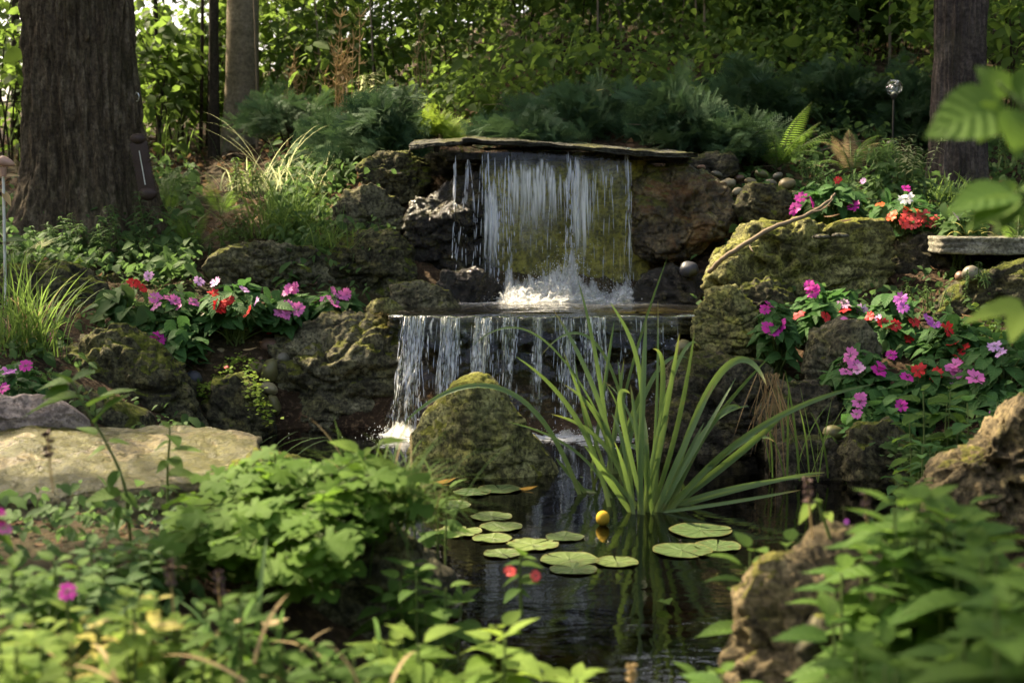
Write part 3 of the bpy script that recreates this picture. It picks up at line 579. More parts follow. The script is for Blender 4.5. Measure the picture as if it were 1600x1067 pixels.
# cobbles
def cobble(px, py, w, h, Y, c, label, group):
    b = MB(); V, F = ico(3); s = w / FPX * Y / 2; hh = h / FPX * Y / 2; p = PX(px, py, Y); ang = R.uniform(-.4, .4)
    P = V * np.array([s, (s + hh) / 2, hh]); P = P * (1 + .12 * fbm(V * 1.3 + px, 2))[:, None]
    P = P @ np.array([[math.cos(ang), 0, math.sin(ang)], [0, 1, 0], [-math.sin(ang), 0, math.cos(ang)]])
    b.add(P + p, F); return tag(b.build('cobble', MCOB[c], origin=p - [0, 0, hh]), label, 'cobble', group)
gl = 'cobbles between the left shore boulders'
for k, (x, y, w, h, Y, c, l) in enumerate([
 (341, 553, 30, 22, 4.95, 0, 'buff egg-shaped cobble below the pink left flowers, topmost of its heap'), (282, 572, 26, 32, 4.9, 1, 'upright olive cobble beside the dome-shaped boulder'), (308, 568, 32, 40, 4.95, 1, 'fat olive cobble second from the dome-shaped boulder'),
 (422, 580, 28, 42, 4.88, 1, 'tall upright olive cobble against the craggy left boulder'), (400, 577, 30, 24, 4.92, 0, 'buff cobble left of the tall upright one'), (404, 562, 22, 14, 4.97, 3, 'dark rose flat cobble among the buff ones'), (420, 607, 30, 20, 4.82, 4, 'pale cobble below the tall upright one'),
 (382, 556, 20, 14, 5.0, 1, 'small olive cobble at the back of the left heap'), (302, 592, 28, 26, 4.78, 5, 'black cobble by the dome-shaped boulder'), (387, 595, 16, 14, 4.84, 3, 'small pinkish cobble above the moss-draped stone'),
 (425, 540, 40, 24, 5.02, 3, 'brown rose cobble leaning on the craggy left boulder'), (400, 505, 24, 22, 5.15, 2, 'round grey cobble under the pink flowers'), (411, 492, 12, 20, 5.2, 2, 'narrow grey cobble standing among pink flowers'), (370, 505, 34, 24, 5.15, 2, 'wide grey cobble in shade of the impatiens'), (330, 505, 44, 36, 5.15, 1, 'largest dark olive cobble behind the impatiens leaves'),
 (440, 560, 26, 22, 4.95, 2, 'grey cobble tucked under the craggy boulder edge'), (428, 632, 20, 34, 4.8, 1, 'olive cobble low at the left shoreline'), (330, 575, 22, 18, 4.9, 3, 'reddish cobble between two olive ones')]):
    cobble(x, y, w, h, Y, c, l, gl)
gr_ = 'river pebbles behind the rusty boulder'
for k, (x, y, w, h, Y, c, l) in enumerate([
 (1138, 287, 24, 16, 5.75, 4, 'pale pebble above the rusty boulder, left one of the pair'), (1152, 300, 18, 14, 5.65, 4, 'smaller pale pebble next to the rusty boulder'), (1173, 284, 20, 12, 5.8, 0, 'buff flat pebble in the row behind'), (1205, 286, 18, 12, 5.8, 2, 'grey pebble in the row behind'), (1230, 288, 28, 20, 5.75, 0, 'largest buff pebble at the right end of the row'), (1120, 272, 18, 10, 5.85, 2, 'flat grey pebble nearest the roof slab'), (1190, 272, 22, 12, 5.9, 1, 'olive pebble at the back of the row'), (1155, 278, 16, 10, 5.9, 3, 'rose pebble at the back of the row'), (1096, 262, 14, 9, 5.85, 3, 'tiny rose pebble at the slab end'), (1215, 275, 16, 11, 5.9, 2, 'grey pebble behind the largest buff one'), (1240, 305, 16, 14, 5.65, 1, 'olive pebble right of the mossy boulder')]):
    cobble(x, y, w, h, Y, c, l, gr_)
for x, y, w, h, Y, c, l in [(1076, 421, 32, 26, 5.3, 5, 'dark round cobble right of the wet pool stone'), (1068, 545, 28, 30, 4.65, 1, 'rounded olive cobble under the egg-shaped boulder'), (1303, 676, 34, 24, 4.03, 1, 'low brown-olive cobble above the water line'), (1330, 640, 26, 22, 4.15, 1, 'olive cobble behind the reddish one'), (1518, 428, 30, 26, 4.7, 2, 'grey cobble under the bench slab'), (1500, 432, 16, 16, 4.8, 3, 'small rose cobble under the bench slab'),
 (1150, 430, 40, 30, 5.15, 1, 'olive cobble at the foot of the huge boulder')]:
    cobble(x, y, w, h, Y, c, l, 'scattered shore cobbles')
# ------------------------------------------------------------------ waterfalls
XL, XR, YL = PX(742, 235, 5.575)[0], PX(985, 235, 5.575)[0], 5.575
def poolfoam(X, Y):
    a = np.clip((Y - 5.18) / .3, 0, 1) ** 1.3 * np.clip((X + .32) / .15, 0, 1) * np.clip((.62 - X) / .2, 0, 1)
    return np.clip(a * 1.5 + .03 * np.clip((Y - 4.9) / .4, 0, 1), 0, 1)
flat('pool_water', M['pool'], np.linspace(-.5, .74, 120), np.linspace(4.835, 5.75, 100), .392, poolfoam, 'small upper pool, foaming where the upper fall lands', .006)
def strands(mb, x0, x1, n, lipy, zt, zb, out, spread=.01, gap=.35, r=(.0008, .0026), seed=0, curve=1.0, seglen=(.015, .07)):
    """n falling strings of water between x0 and x1 that tear into drops on the way down"""
    g = np.random.default_rng(seed)
    V, F = ico(1)
    for _ in range(n):
        x = g.uniform(x0, x1); dx = g.normal(0, spread); t = g.uniform(0, .12); ph = g.uniform(0, 9); ou = out * g.uniform(.75, 1.3)
        while t < 1:
            L = g.uniform(*seglen) / max(.05, zt - zb); L = L * (1.6 - t); a, b = t, min(1, t + L)
            tt = np.linspace(a, b, 5); z = zt + (zb - zt) * tt ** 1.0
            P = np.stack([x + dx * tt * curve + .004 * np.sin(ph + tt * 5), lipy - ou * np.sqrt(tt) + g.normal(0, .003), z], 1)
            rr = g.uniform(*r) * np.array([.25, .9, 1, .8, .15])
            tube(mb, P, rr, 4, g.random(), cap=False)
            t = b + g.exponential(gap * .12) * (.2 + 1.6 * t)
def drops(mb, c, sig, n, r, seed=0, up=0.0, elong=(1, 2.2)):
    g = np.random.default_rng(seed); V, F = ico(1); P = c + g.normal(0, 1, (n, 3)) * sig; P[:, 2] = c[2] + abs(P[:, 2] - c[2]) if up else P[:, 2]
    rr = g.uniform(*r, n) ; rr *= g.uniform(.4, 1.2, n); e = g.uniform(*elong, n); d = unit(g.normal(0, .35, (n, 3)) + np.array([0, 0, 1]))
    VV = V[None] * rr[:, None, None]; VV = VV + (VV @ np.ones(3))[..., None] * 0
    h = (VV * d[:, None]).sum(-1, keepdims=True); VV = VV + d[:, None] * h * (e - 1)[:, None, None] + P[:, None]
    mb.add(VV.reshape(-1, 3), (F[None] + (np.arange(n) * len(V))[:, None, None]).reshape(-1, 3))
uf = empty('upper_waterfall', ((XL + XR) / 2, 5.5, .39), 'upper waterfall: clear curtain with white streaks falling from the roofed lip', 'waterfall')
nx, nz = 420, 170
S, T_ = np.meshgrid(np.linspace(0, 1, nx), np.linspace(0, 1, nz), indexing='ij'); zt, zb = z0 + .001, .395
X = XL + .035 + (XR - XL - .035) * S; q = lambda a, b, c=0: np.stack([S.ravel() * a, T_.ravel() * b, 0 * S.ravel() + c], 1)
off = (.007 * fbm(q(16, 1.0), 3) + .004 * fbm(q(50, 2.2, 5), 3)).reshape(S.shape) * (.15 + T_)
Yy = YL - .060 * np.sqrt(T_) - .012 * T_ + off; Zz = zt + (zb - zt) * T_
X = X + (.02 * (S - .5) * T_)
Yy[:, 0] = YL + .08; Zz[:, 0] = zt + .004; Yy[:, 1] = YL + .02; Zz[:, 1] = zt + .003
g_ = np.random.default_rng(21); bias = .12 + .38 * np.exp(-((S - .30) / .16) ** 2 - ((T_ - .38) / .26) ** 2) * (1 + 1.0 * fbm(np.stack([S.ravel() * 30, T_.ravel() * 3, 0 * S.ravel()], 1), 3).reshape(S.shape)) + .36 * np.exp(-((S - .65) / .05) ** 2 - ((T_ - .4) / .35) ** 2) + .3 * np.exp(-((S - .07) / .06) ** 2 - ((T_ - .6) / .3) ** 2) + .22 * np.exp(-((S - .85) / .08) ** 2 - ((T_ - .16) / .08) ** 2); wob = .010 * fbm(q(6, 3.0, 3), 3).reshape(S.shape)
def streaks(lst):  # draws white strings and painted sky reflections into the curtain tint
    global bias
    for s0, w, t0, t1, a, sl in lst:
        u = np.clip((T_ - t0) / (t1 - t0), 0, 1); ww = w * (1.25 - .9 * u) * (.4 + .6 * np.clip(u * 6, 0, 1)) + .0015; env = np.clip((T_ - t0) / (.22 * (t1 - t0)), 0, 1) ** 1.5 * np.clip((t1 - T_) / (.6 * (t1 - t0)), 0, 1) ** 1.2
        bias = np.maximum(bias, a * env * np.exp(-((S + wob - s0 - sl * T_) / ww) ** 2))
streaks([(g_.uniform(.17, .48), g_.uniform(.004, .014), g_.uniform(.02, .2), g_.uniform(.3, .72), g_.uniform(.6, 1.0), g_.normal(0, .015)) for _ in range(64)])
streaks([(g_.uniform(.48, .78), g_.uniform(.003, .009), g_.uniform(.05, .25), g_.uniform(.3, .8), g_.uniform(.5, .9), g_.normal(0, .015)) for _ in range(34)])
streaks([(g_.uniform(.60, .70), g_.uniform(.005, .014), g_.uniform(.0, .3), g_.uniform(.6, 1.0), g_.uniform(.7, 1.1), g_.normal(0, .02)) for _ in range(22)])
streaks([(g_.uniform(.72, .95), g_.uniform(.003, .008), g_.uniform(.08, .16), g_.uniform(.2, .38), g_.uniform(.4, .8), 0) for _ in range(12)])
streaks([(g_.uniform(.02, .11), g_.uniform(.006, .02), g_.uniform(.1, .4), g_.uniform(.6, 1.0), g_.uniform(.7, 1.1), g_.uniform(-.04, .02)) for _ in range(22)])
streaks([(.975, .0035, .0, .55, .85, .012), (.982, .004, .35, 1.1, .8, .0), (.14, .004, .0, 1.05, .8, .01), (.635, .012, 0, .5, 1.1, .01), (.21, .012, .05, .6, 1, .0), (.30, .012, .08, .5, 1, .01)])
bias = bias * (1 - .75 * np.exp(-(T_ / .05) ** 2) * (np.abs(S - .635) > .03))
sh = MB(); sh.add(np.stack([X, Yy, Zz], -1).reshape(-1, 3), gridfaces(nx, nz), np.stack([S, T_], -1).reshape(-1, 2), np.clip(bias, 0, 1.2).ravel())
sh.build('water_curtain', M['sheet'], uf)
st = MB()
xx = lambda p: PX(p, 300, 5.5)[0]
strands(st, xx(708), xx(711), 7, 5.60, zt - .02, .55, .06, .004, .9, seed=1); strands(st, xx(728), xx(733), 7, 5.60, zt - .03, .5, .07, .03, .9, seed=2, curve=1.2)
strands(st, xx(752), xx(770), 7, 5.575, zt - .01, .40, .09, .02, .3, seed=3); strands(st, xx(770), xx(800), 10, 5.57, zt - .02, .40, .1, .012, .5, seed=31)
strands(st, xx(815), xx(960), 16, 5.56, zt - .1, .42, .095, .008, 1.5, (.0005, .0013), seed=4)
strands(st, xx(884), xx(902), 9, 5.55, zt - .01, .42, .10, .015, .3, seed=5); strands(st, xx(978), xx(985), 8, 5.56, zt, .40, .08, .01, .8, (.0006, .0015), seed=6)
st.build('water_strings', M['strand'], uf)
sp = MB()
for x, z, sx, sz, n, s in [(800, .41, .03, .035, 900, 1), (838, .41, .03, .05, 1400, 2), (872, .41, .03, .075, 2200, 3), (895, .41, .028, .085, 2000, 4), (930, .41, .05, .04, 1000, 5), (975, .41, .025, .04, 600, 6), (770, .40, .05, .02, 300, 7), (880, .40, .13, .02, 2000, 8), (880, .43, .06, .13, 300, 9)]:
    c = PX(x, 470, 5.42); c[2] = z - .02; drops(sp, c, np.array([sx, .045, sz]), int(n * .5), (.0005, .0018), s, 1)
g_ = np.random.default_rng(5)
for k in range(60):   # leaping tongues of white water
    x = g_.choice([800, 835, 850, 872, 890, 905, 925, 975], p=[.12, .12, .12, .2, .2, .1, .09, .05]) + g_.normal(0, 9); b0 = PX(x, 472, 5.40); b0[2] = .385; hgt = g_.uniform(.03, .13) * (1.25 if 850 < x < 915 else .75)
    b1 = b0 + np.array([g_.normal(0, .03), g_.normal(-.03, .03), hgt]); b2 = b1 + np.array([g_.normal(0, .02), g_.normal(-.02, .01), -hgt * .3])
    tube(sp, bezier([b0, b1, b2], 6), np.array([.004, .004, .003, .002, .0014, .0004]) * g_.uniform(.4, 1), 4, cap=False)
sp.build('splash', M['pondfoam'], uf)
sv = MB(); n1, n2 = 200, 36
for k, (yy, hs) in enumerate([(5.50, 1.25), (5.46, 1.1), (5.42, .95), (5.385, .75), (5.35, .5), (5.31, .3)]):
    S, T_ = np.meshgrid(np.linspace(0, 1, n1), np.linspace(0, 1, n2), indexing='ij'); X = PX(755, 470, 5.42)[0] + (PX(1000, 470, 5.42)[0] - PX(755, 470, 5.42)[0]) * S; pxx = 755 + 245 * S
    h = .04 + .07 * np.exp(-((pxx - 866) / 20) ** 2) + .085 * np.exp(-((pxx - 893) / 15) ** 2) + .05 * np.exp(-((pxx - 832) / 18) ** 2) + .04 * np.exp(-((pxx - 800) / 16) ** 2) + .03 * np.exp(-((pxx - 928) / 22) ** 2) + .035 * np.exp(-((pxx - 975) / 14) ** 2)
    h = h * hs * (1 + .9 * fbm(np.stack([S.ravel() * 22 + k * 9, 0 * S.ravel(), 0 * S.ravel()], 1), 3).reshape(S.shape)); w3 = np.stack([S.ravel() * 26, T_.ravel() * 3 + k * 5, 0 * S.ravel()], 1)
    dn = np.exp(-((pxx - 880) / 55) ** 2) + .8 * np.exp(-((pxx - 805) / 22) ** 2) + .7 * np.exp(-((pxx - 975) / 16) ** 2)
    sv.add(np.stack([X + .012 * fbm(w3, 3).reshape(S.shape), yy - .03 * T_ + .02 * fbm(w3 + 7, 3).reshape(S.shape), .388 + h * T_], -1).reshape(-1, 3), gridfaces(n1, n2), None, ((1 - T_) ** .55 * np.clip(dn + .25, 0, 1) * 1.2).ravel())
sv.build('spray', M['spray'], uf)
lf = empty('lower_waterfall', (PX(780, 600, 4.7)[0], 4.68, .0), 'lower waterfall: thin white streams dropping from the ledge into the pond', 'waterfall')
st = MB(); lx = lambda p: PX(p, 500, 4.76)[0]; zl = .388
for p0, p1, n, o, s, g2, sd in [(628, 660, 150, .11, -.018, .45, 11), (640, 652, 60, .12, -.03, .3, 12), (682, 716, 120, .10, -.01, .55, 13), (690, 702, 50, .11, -.012, .3, 14), (738, 768, 80, .09, .0, 1.2, 15), (770, 800, 40, .08, .01, 1.6, 151), (795, 815, 32, .07, .0, 1.6, 16), (825, 845, 34, .07, 0, 1.6, 17), (868, 895, 70, .07, .004, .9, 18), (905, 950, 60, .07, .005, 1.0, 19), (955, 1010, 40, .06, 0, 1.6, 20), (1010, 1070, 30, .06, 0, 1.8, 21), (620, 960, 50, .08, .01, 2.2, 22)]:
    strands(st, lx(p0), lx(p1), int(n * .13), 4.79, zl, 0.0, o, abs(s) + .008, g2 * 1.5, (.0005, .0018), sd, seglen=(.01, .05))
st.build('water_strings', M['strand'], lf)
def veil(mb, a0, a1, b0, b1, y, out, bias, seed):
    S, T_ = np.meshgrid(np.linspace(0, 1, 90), np.linspace(0, 1, 110), indexing='ij'); q = np.stack([S.ravel() * 3 + seed * 7, T_.ravel() * 2.5, 0 * S.ravel()], 1)
    X = (lx(a0) + (lx(a1) - lx(a0)) * S) * (1 - T_ ** 1.4) + (lx(b0) + (lx(b1) - lx(b0)) * S) * T_ ** 1.4 + .012 * fbm(q, 3).reshape(S.shape) * (.2 + T_)
    Y = y - out * np.sqrt(T_) + .014 * fbm(q * 2 + 5, 3).reshape(S.shape); Z = zl + .006 - .006 * (T_ < .01) + (-.01 - zl) * T_
    gg = np.random.default_rng(seed + 50); t = np.full(S.shape, .12); wb = .03 * fbm(q * np.array([1, 2, 1]) + 3, 3).reshape(S.shape)
    for _ in range(int(abs(a1 - a0) * .30 * bias) + 3):
        c0 = gg.uniform(.03, .97); t0 = gg.uniform(-.1, .35); t1 = t0 + gg.uniform(.25, .8); env = np.clip((T_ - t0) / .06, 0, 1) * np.clip((t1 - T_) / .15, 0, 1)
        t = np.maximum(t, gg.uniform(.5, .95) * env * np.exp(-((S + wb - c0 - gg.normal(0, .06) * T_) / (gg.uniform(.5, 1.6) / abs(a1 - a0) * (1 + .8 * T_))) ** 2))
    t = t * (.55 + .9 * np.clip(fbm(q * np.array([4, 7, 1]) + 11, 3).reshape(S.shape) + .5, 0, 1))
    mb.add(np.stack([X, Y, Z], -1).reshape(-1, 3), gridfaces(90, 110), np.stack([X / .6 + .37, T_ * .7 + seed * .31], -1).reshape(-1, 2), np.clip(t, 0, 1.2).ravel())
vb = MB()
for k, (a0, a1, b0, b1, o, bi) in enumerate([(624, 780, 612, 770, .10, .35), (776, 1060, 770, 1062, .08, .16), (632, 666, 600, 642, .13, 1.1), (688, 718, 676, 706, .12, 1.1), (742, 768, 722, 752, .10, .8), (786, 804, 780, 800, .08, .5), (832, 848, 828, 846, .07, .5), (874, 898, 874, 902, .08, .8), (912, 948, 912, 956, .08, .6)]): veil(vb, a0, a1, b0, b1, 4.80, o, bi, k)
vb.build('water_veil', M['sheet'], lf)
# thin water skin bending over the ledge
sk = MB(); n1, n2 = 220, 26; S, T_ = np.meshgrid(np.linspace(-.415, .66, n1), np.linspace(0, 1, n2), indexing='ij')
ed = 4.80 - .03 * np.cos(S * 2.4) + .022 * fbm(np.stack([S.ravel() * 6, 0 * S.ravel(), 0 * S.ravel()], 1), 3).reshape(S.shape)
dr = .05 + .10 * np.clip(.5 + fbm(np.stack([S.ravel() * 13, 0 * S.ravel() + 4, 0 * S.ravel()], 1), 3).reshape(S.shape), 0, 1)
a = np.clip(T_ * 2.2, 0, 1) * np.pi / 2
sk.add(np.stack([S, ed + .04 - .06 * np.sin(a) - .012 * T_, .3915 + .004 * fbm(np.stack([S.ravel() * 21, T_.ravel() * 2, 0 * S.ravel()], 1), 3).reshape(S.shape) * np.clip(T_ * 4, 0, 1) - .010 * (1 - np.cos(a)) - dr * np.clip(T_ - .4, 0, 1)], -1).reshape(-1, 3), gridfaces(n1, n2), np.stack([S * .9, T_ * .4], -1).reshape(-1, 2), .12)
sk.build('water_skin', M['sheet'], lf)
sp = MB()
for x, n, w, s in [(620, 500, .05, 31), (640, 400, .05, 32), (700, 400, .05, 33), (760, 250, .05, 34), (880, 250, .06, 35), (930, 450, .06, 36), (985, 250, .05, 37), (800, 300, .25, 38)]:
    c = PX(x, 684, 4.62); c[2] = .0; drops(sp, c, np.array([w, .045, .016]), int(n * .5), (.0006, .002), s, 1, (1, 1.6))
sp.build('splash', M['pondfoam'], lf)
sv = MB()
for k, yy in enumerate((4.70, 4.66, 4.62)):
    S, T_ = np.meshgrid(np.linspace(0, 1, n1), np.linspace(0, 1, 14), indexing='ij'); X = PX(600, 684, 4.65)[0] + (PX(1010, 684, 4.65)[0] - PX(600, 684, 4.65)[0]) * S; pxx = 600 + 410 * S
    dn = np.exp(-((pxx - 628) / 26) ** 2) + .7 * np.exp(-((pxx - 700) / 22) ** 2) + .5 * np.exp(-((pxx - 760) / 20) ** 2) + .6 * np.exp(-((pxx - 885) / 20) ** 2) + .8 * np.exp(-((pxx - 935) / 26) ** 2); h = (.012 + .05 * np.clip(dn, 0, 1)) * (1 + .6 * fbm(np.stack([S.ravel() * 30 + k * 9, 0 * S.ravel(), 0 * S.ravel()], 1), 3).reshape(S.shape))
    sv.add(np.stack([X, yy - .02 * T_, -.002 + h * T_], -1).reshape(-1, 3), gridfaces(n1, 14), None, ((1 - T_) ** .7 * np.clip(dn + .15, 0, 1)).ravel())
sv.build('spray', M['spray'], lf)
fo = MB()
g_ = np.random.default_rng(9)
for k in range(420):  # flecks and bubbles lying on the pond below the fall
    x = g_.uniform(-.42, .42); c = np.array([x, 4.60 + g_.normal(0, .07), .002]); a = np.linspace(0, 6.283, 9)[:-1]; r = g_.uniform(.003, .016) * (1 + .35 * np.sin(a * 2 + k) + .2 * np.sin(a * 3 + k * 2))
    fo.add(np.vstack([c + np.stack([np.cos(a) * r * 1.5, np.sin(a) * r, 0 * a], 1), c + [0, 0, .003]]), np.array([[j, (j + 1) % 8, 8] for j in range(8)]))
fo.build('foam', M['pondfoam'], lf)
# ------------------------------------------------------------------ trees
SUNSPOTS = [  # spots chosen to be sunlit: point, radius of the hole cut in the crowns above
 (PX(20, 722, 3.1), .06), (PX(90, 718, 3.12), .12), (PX(180, 716, 3.13), .10), (PX(265, 720, 3.12), .10), (PX(120, 850, 2.4), .12), (PX(40, 840, 2.4), .1), (PX(105, 920, 1.75), .1), (PX(60, 950, 1.6), .14), (PX(480, 720, 2.5), .16), (PX(420, 790, 2.3), .14), (PX(600, 690, 2.5), .12),
 (PX(870, 455, 5.45), .22), (PX(890, 245, 5.6), .10), (PX(790, 650, 3.85), .22), (PX(1000, 640, 3.5), .28), (PX(820, 850, 3.2), .2), (PX(1230, 390, 4.8), .2), (PX(1340, 400, 5.0), .1), (PX(700, 480, 5.1), .12),
 (PX(430, 265, 6.3), .16), (PX(455, 310, 5.8), .14), (PX(1010, 360, 5.35), .12), (PX(540, 240, 6.6), .2), (PX(690, 190, 6.4), .12), (PX(545, 100, 7.5), .3), (PX(530, 180, 8.0), .3), (PX(290, 60, 9), 1.3), (PX(300, 160, 8.5), .9), (PX(440, 60, 9.5), 1.2), (PX(20, 80, 9), .9), (PX(620, 60, 11), 1.3), (PX(350, 30, 11.5), 1.8), (PX(150, 60, 12), 1.6), (PX(500, 20, 12), 1.3), (PX(800, 40, 11), .9), (PX(1000, 50, 10), .5), (PX(1200, 60, 9.5), .5), (PX(1560, 100, 8.4), .6), (PX(700, 10, 15), 2), (PX(350, 10, 16), 2.5), (PX(1000, 10, 15), 1.5), (PX(300, 225, 8), .35),
 (PX(1270, 190, 6.2), .12), (PX(1350, 225, 6.2), .14), (PX(1215, 200, 6.3), .16), (PX(1430, 235, 6.0), .1), (PX(1530, 290, 5.0), .14), (PX(1330, 560, 4.2), .1), (PX(1480, 560, 4.0), .1), (PX(1015, 340, 5.4), .09), (PX(1240, 400, 4.8), .1), (PX(760, 650, 3.9), .1), (PX(900, 220, 5.55), .2), (PX(1220, 500, 4.5), .14), (PX(1430, 340, 5.2), .14), (PX(1540, 380, 4.85), .14), (PX(1580, 650, 2.7), .05), (PX(1190, 930, 1.85), .08), (PX(520, 540, 4.8), .14), (PX(180, 540, 4.4), .1), (PX(400, 420, 5.3), .1), (PX(300, 460, 5.2), .2), (PX(480, 470, 5.2), .16), (PX(1200, 880, 1.75), .1), (PX(760, 1000, 1.8), .14), (PX(1560, 150, 1.3), .16), (PX(760, 840, 3.2), .15), (PX(80, 398, 5.6), .08), (PX(500, 560, 4.8), .12), (PX(600, 250, 5.9), .1), (PX(860, 216, 5.5), .3), (PX(1050, 235, 5.5), .12)]
_sp = np.array([p for p, r in SUNSPOTS]); _sr = np.array([r for p, r in SUNSPOTS])
def carve(P, keep=0.0):
    """cuts leaves out of the crowns along the sun rays to light chosen spots"""
    ok = np.ones(len(P), bool)
    for p, r in zip(_sp, _sr):
        d = P - p; s = d @ SUNV; q = np.linalg.norm(d - s[:, None] * SUNV, axis=1); ok &= ~((q < r + .15) & (s > 0))
    return ok | (R.random(len(P)) < keep)
def trunk(name, label, base, r0, h, lean, mat, furrow=.0, flare=.6, group=None, nth=48, nz=60, crown=None, limbs=6, freq=9, rtop=.55, bend=.0):
    t = empty(name, base, label, 'tree', group); zz = np.concatenate([np.linspace(-.25, 2.6, int(nz * .75)), np.linspace(2.7, h, nz - int(nz * .75))]); th = np.linspace(0, 2 * np.pi, nth, endpoint=False)
    A, Z = np.meshgrid(th, zz); f = 1 - (1 - rtop) * np.clip(Z / h, 0, 1)
    fl = flare * np.exp(-np.clip(Z + .1, 0, 9) / .22) * (1 + .5 * np.sin(A * 5 + base[0] * 3) + .25 * np.sin(A * 3 + 1))
    Rr = r0 * (f + fl)
    if furrow:
        q = np.stack([np.cos(A).ravel() * freq * .55, np.sin(A).ravel() * freq * .55, Z.ravel() * 3.2], 1); q[:, :2] += .35 * np.stack([noise(q * np.array([.8, .8, 2.2])), noise(q * np.array([.8, .8, 2.2]) + 9)], 1)
        wl = worley(q * np.array([1.0, 1.0, .55]), 5); n1 = np.clip((.78 - wl) * .55, 0, .4); n2 = fbm(q * np.array([2.5, 2.5, 4]), 3)
        Rr = Rr + (furrow * (np.clip(n1 * 3.2, 0, 1) - .6 + .35 * n2)).reshape(Z.shape)
    else: Rr = Rr * (1 + .04 * noise(np.stack([np.cos(A).ravel() * 2, np.sin(A).ravel() * 2, Z.ravel() * 1.5 + base[0] * 7], 1)).reshape(Z.shape))
    cx = base[0] + lean[0] * Z + bend * np.sin(Z * 1.1); cy = base[1] + lean[1] * Z + bend * np.cos(Z * 1.3)
    V = np.stack([cx + Rr * np.cos(A), cy + Rr * np.sin(A), base[2] + Z], -1); n = len(zz)
    i, j = np.meshgrid(np.arange(n - 1), np.arange(nth), indexing='ij'); a = (i * nth + j).ravel(); b2 = (i * nth + (j + 1) % nth).ravel()
    b = MB(); b.add(V.reshape(-1, 3), np.stack([a, b2, b2 + nth, a + nth], 1)); tr = b.build('trunk', M[mat], t)
    if crown:
        cz, cr, n, ls, mt = crown; c = np.array([base[0] + lean[0] * h, base[1] + lean[1] * h, base[2] + cz]); lb = MB(); cl = MB()
        for k in range(limbs):
            d = rdir(1, .1, .7)[0]; s = np.array([base[0] + lean[0] * cz * .8, base[1] + lean[1] * cz * .8, base[2] + cz * R.uniform(.6, .85)]); e = s + d * cr * np.array([.9, .9, .6])
            tube(lb, bezier([s, s + np.array([0, 0, .4]), s + d * cr * .6 + [0, 0, .3], e], 8), np.linspace(r0 * .4, .012, 8), 6)
        lb.build('limbs', M[mat], t)
        nc = max(6, n // 70); cc = c + rdir(nc) * (R.random((nc, 1)) ** .4) * cr * np.array([1, 1, .42])
        P = np.repeat(cc, n // nc, 0) + R.normal(0, 1, (n // nc * nc, 3)) * cr * np.array([.13, .13, .05]); P = P[carve(P)]; m = len(P)
        P = P[(P[:, 2] > CAM_H + (P[:, 1] - .3) * .15 + .15)]; m = len(P)
        inst(cl, SIMPLE if mt == 'canopy' else LANCE, P, unit(rdir(m) * [1, 1, .35] + [0, 0, -.3]), unit(R.normal(0, .35, (m, 3)) + [0, 0, 1]), ls * R.uniform(.7, 1.3, m), R.random(m))
        cl.build('crown', M[mt], t)
    return t
def gpt(px, py, Y): p = PX(px, py, Y); p[2] = H(p[0], p[1])[0]; return p
g0 = gpt(135, 375, 6.3)
maple = trunk('maple_tree', 'massive tree with deeply furrowed brown bark at the upper left', g0, .232, 9.5, (-.006, 0), 'bark_maple', .036, .75, nth=420, nz=360, crown=(7.5, 4.2, 5200, .2, 'canopy'), freq=13, rtop=.85)
g1 = gpt(376, 245, 8.6)
trunk('beech_tree', 'smooth grey leaning tree right of the thin dark trunk', g1, .096, 9, (.035, .0), 'bark_beech', 0, .55, crown=(7, 3.6, 3600, .18, 'canopy'), rtop=.75)
g2 = gpt(1497, 300, 6.3)
trunk('pine_tree', 'straight dark tree with scaly bark on the right', g2, .112, 10, (-.012, 0), 'bark_pine', .014, .35, nth=200, nz=220, crown=(7.6, 3.4, 3000, .2, 'canopy'), freq=16, rtop=.8)
trunk('slender_tree', 'thin black trunk just left of the smooth grey tree', gpt(333, 250, 8.3), .03, 6, (.012, 0), 'bark_thin', 0, .4, nth=16, crown=(5.4, 1.6, 700, .13, 'canopy'), limbs=4, bend=.012)
for px, py, Y, r, l, lb in [(246, 232, 8.8, .014, -.01, 'thinnest pale sapling stem beside the massive trunk'), (312, 235, 8.8, .011, .02, 'slim sapling stem left of the black trunk'), (322, 238, 8.9, .009, .035, 'slimmest leaning stem touching the black trunk'), (1062, 95, 9.5, .012, .0, 'thin bare reddish stem on the bank above the right yews'), (640, 60, 12, .012, .02, 'faint thin stem in the centre of the far thicket'), (705, 55, 13, .03, -.02, 'dark upright trunk far behind the roof slab'), (800, 45, 13, .022, .0, 'grey stem far behind, right of the dark upright trunk'), (520, 90, 12, .03, .05, 'leaning trunk in the bright thicket right of the grey tree'), (885, 40, 14, .04, .0, 'tall dim trunk at the top centre'), (1150, 30, 13, .05, .02, 'broad shaded trunk at the top right of centre'), (470, 140, 10, .01, .0, 'thin stem beside the dried plumes'), (22, 220, 9.5, .03, .02, 'dark trunk at the left edge behind the massive tree')]:
    trunk('young_tree' if r < .02 else 'slender_tree', lb, gpt(px, py, Y), r, 5.5, (l, 0), 'bark_thin', 0, .3, nth=10, nz=30, crown=(4.6, 1.3, 500, .12, 'canopy'), limbs=3, bend=.02, group='thin trees in the woodland behind')
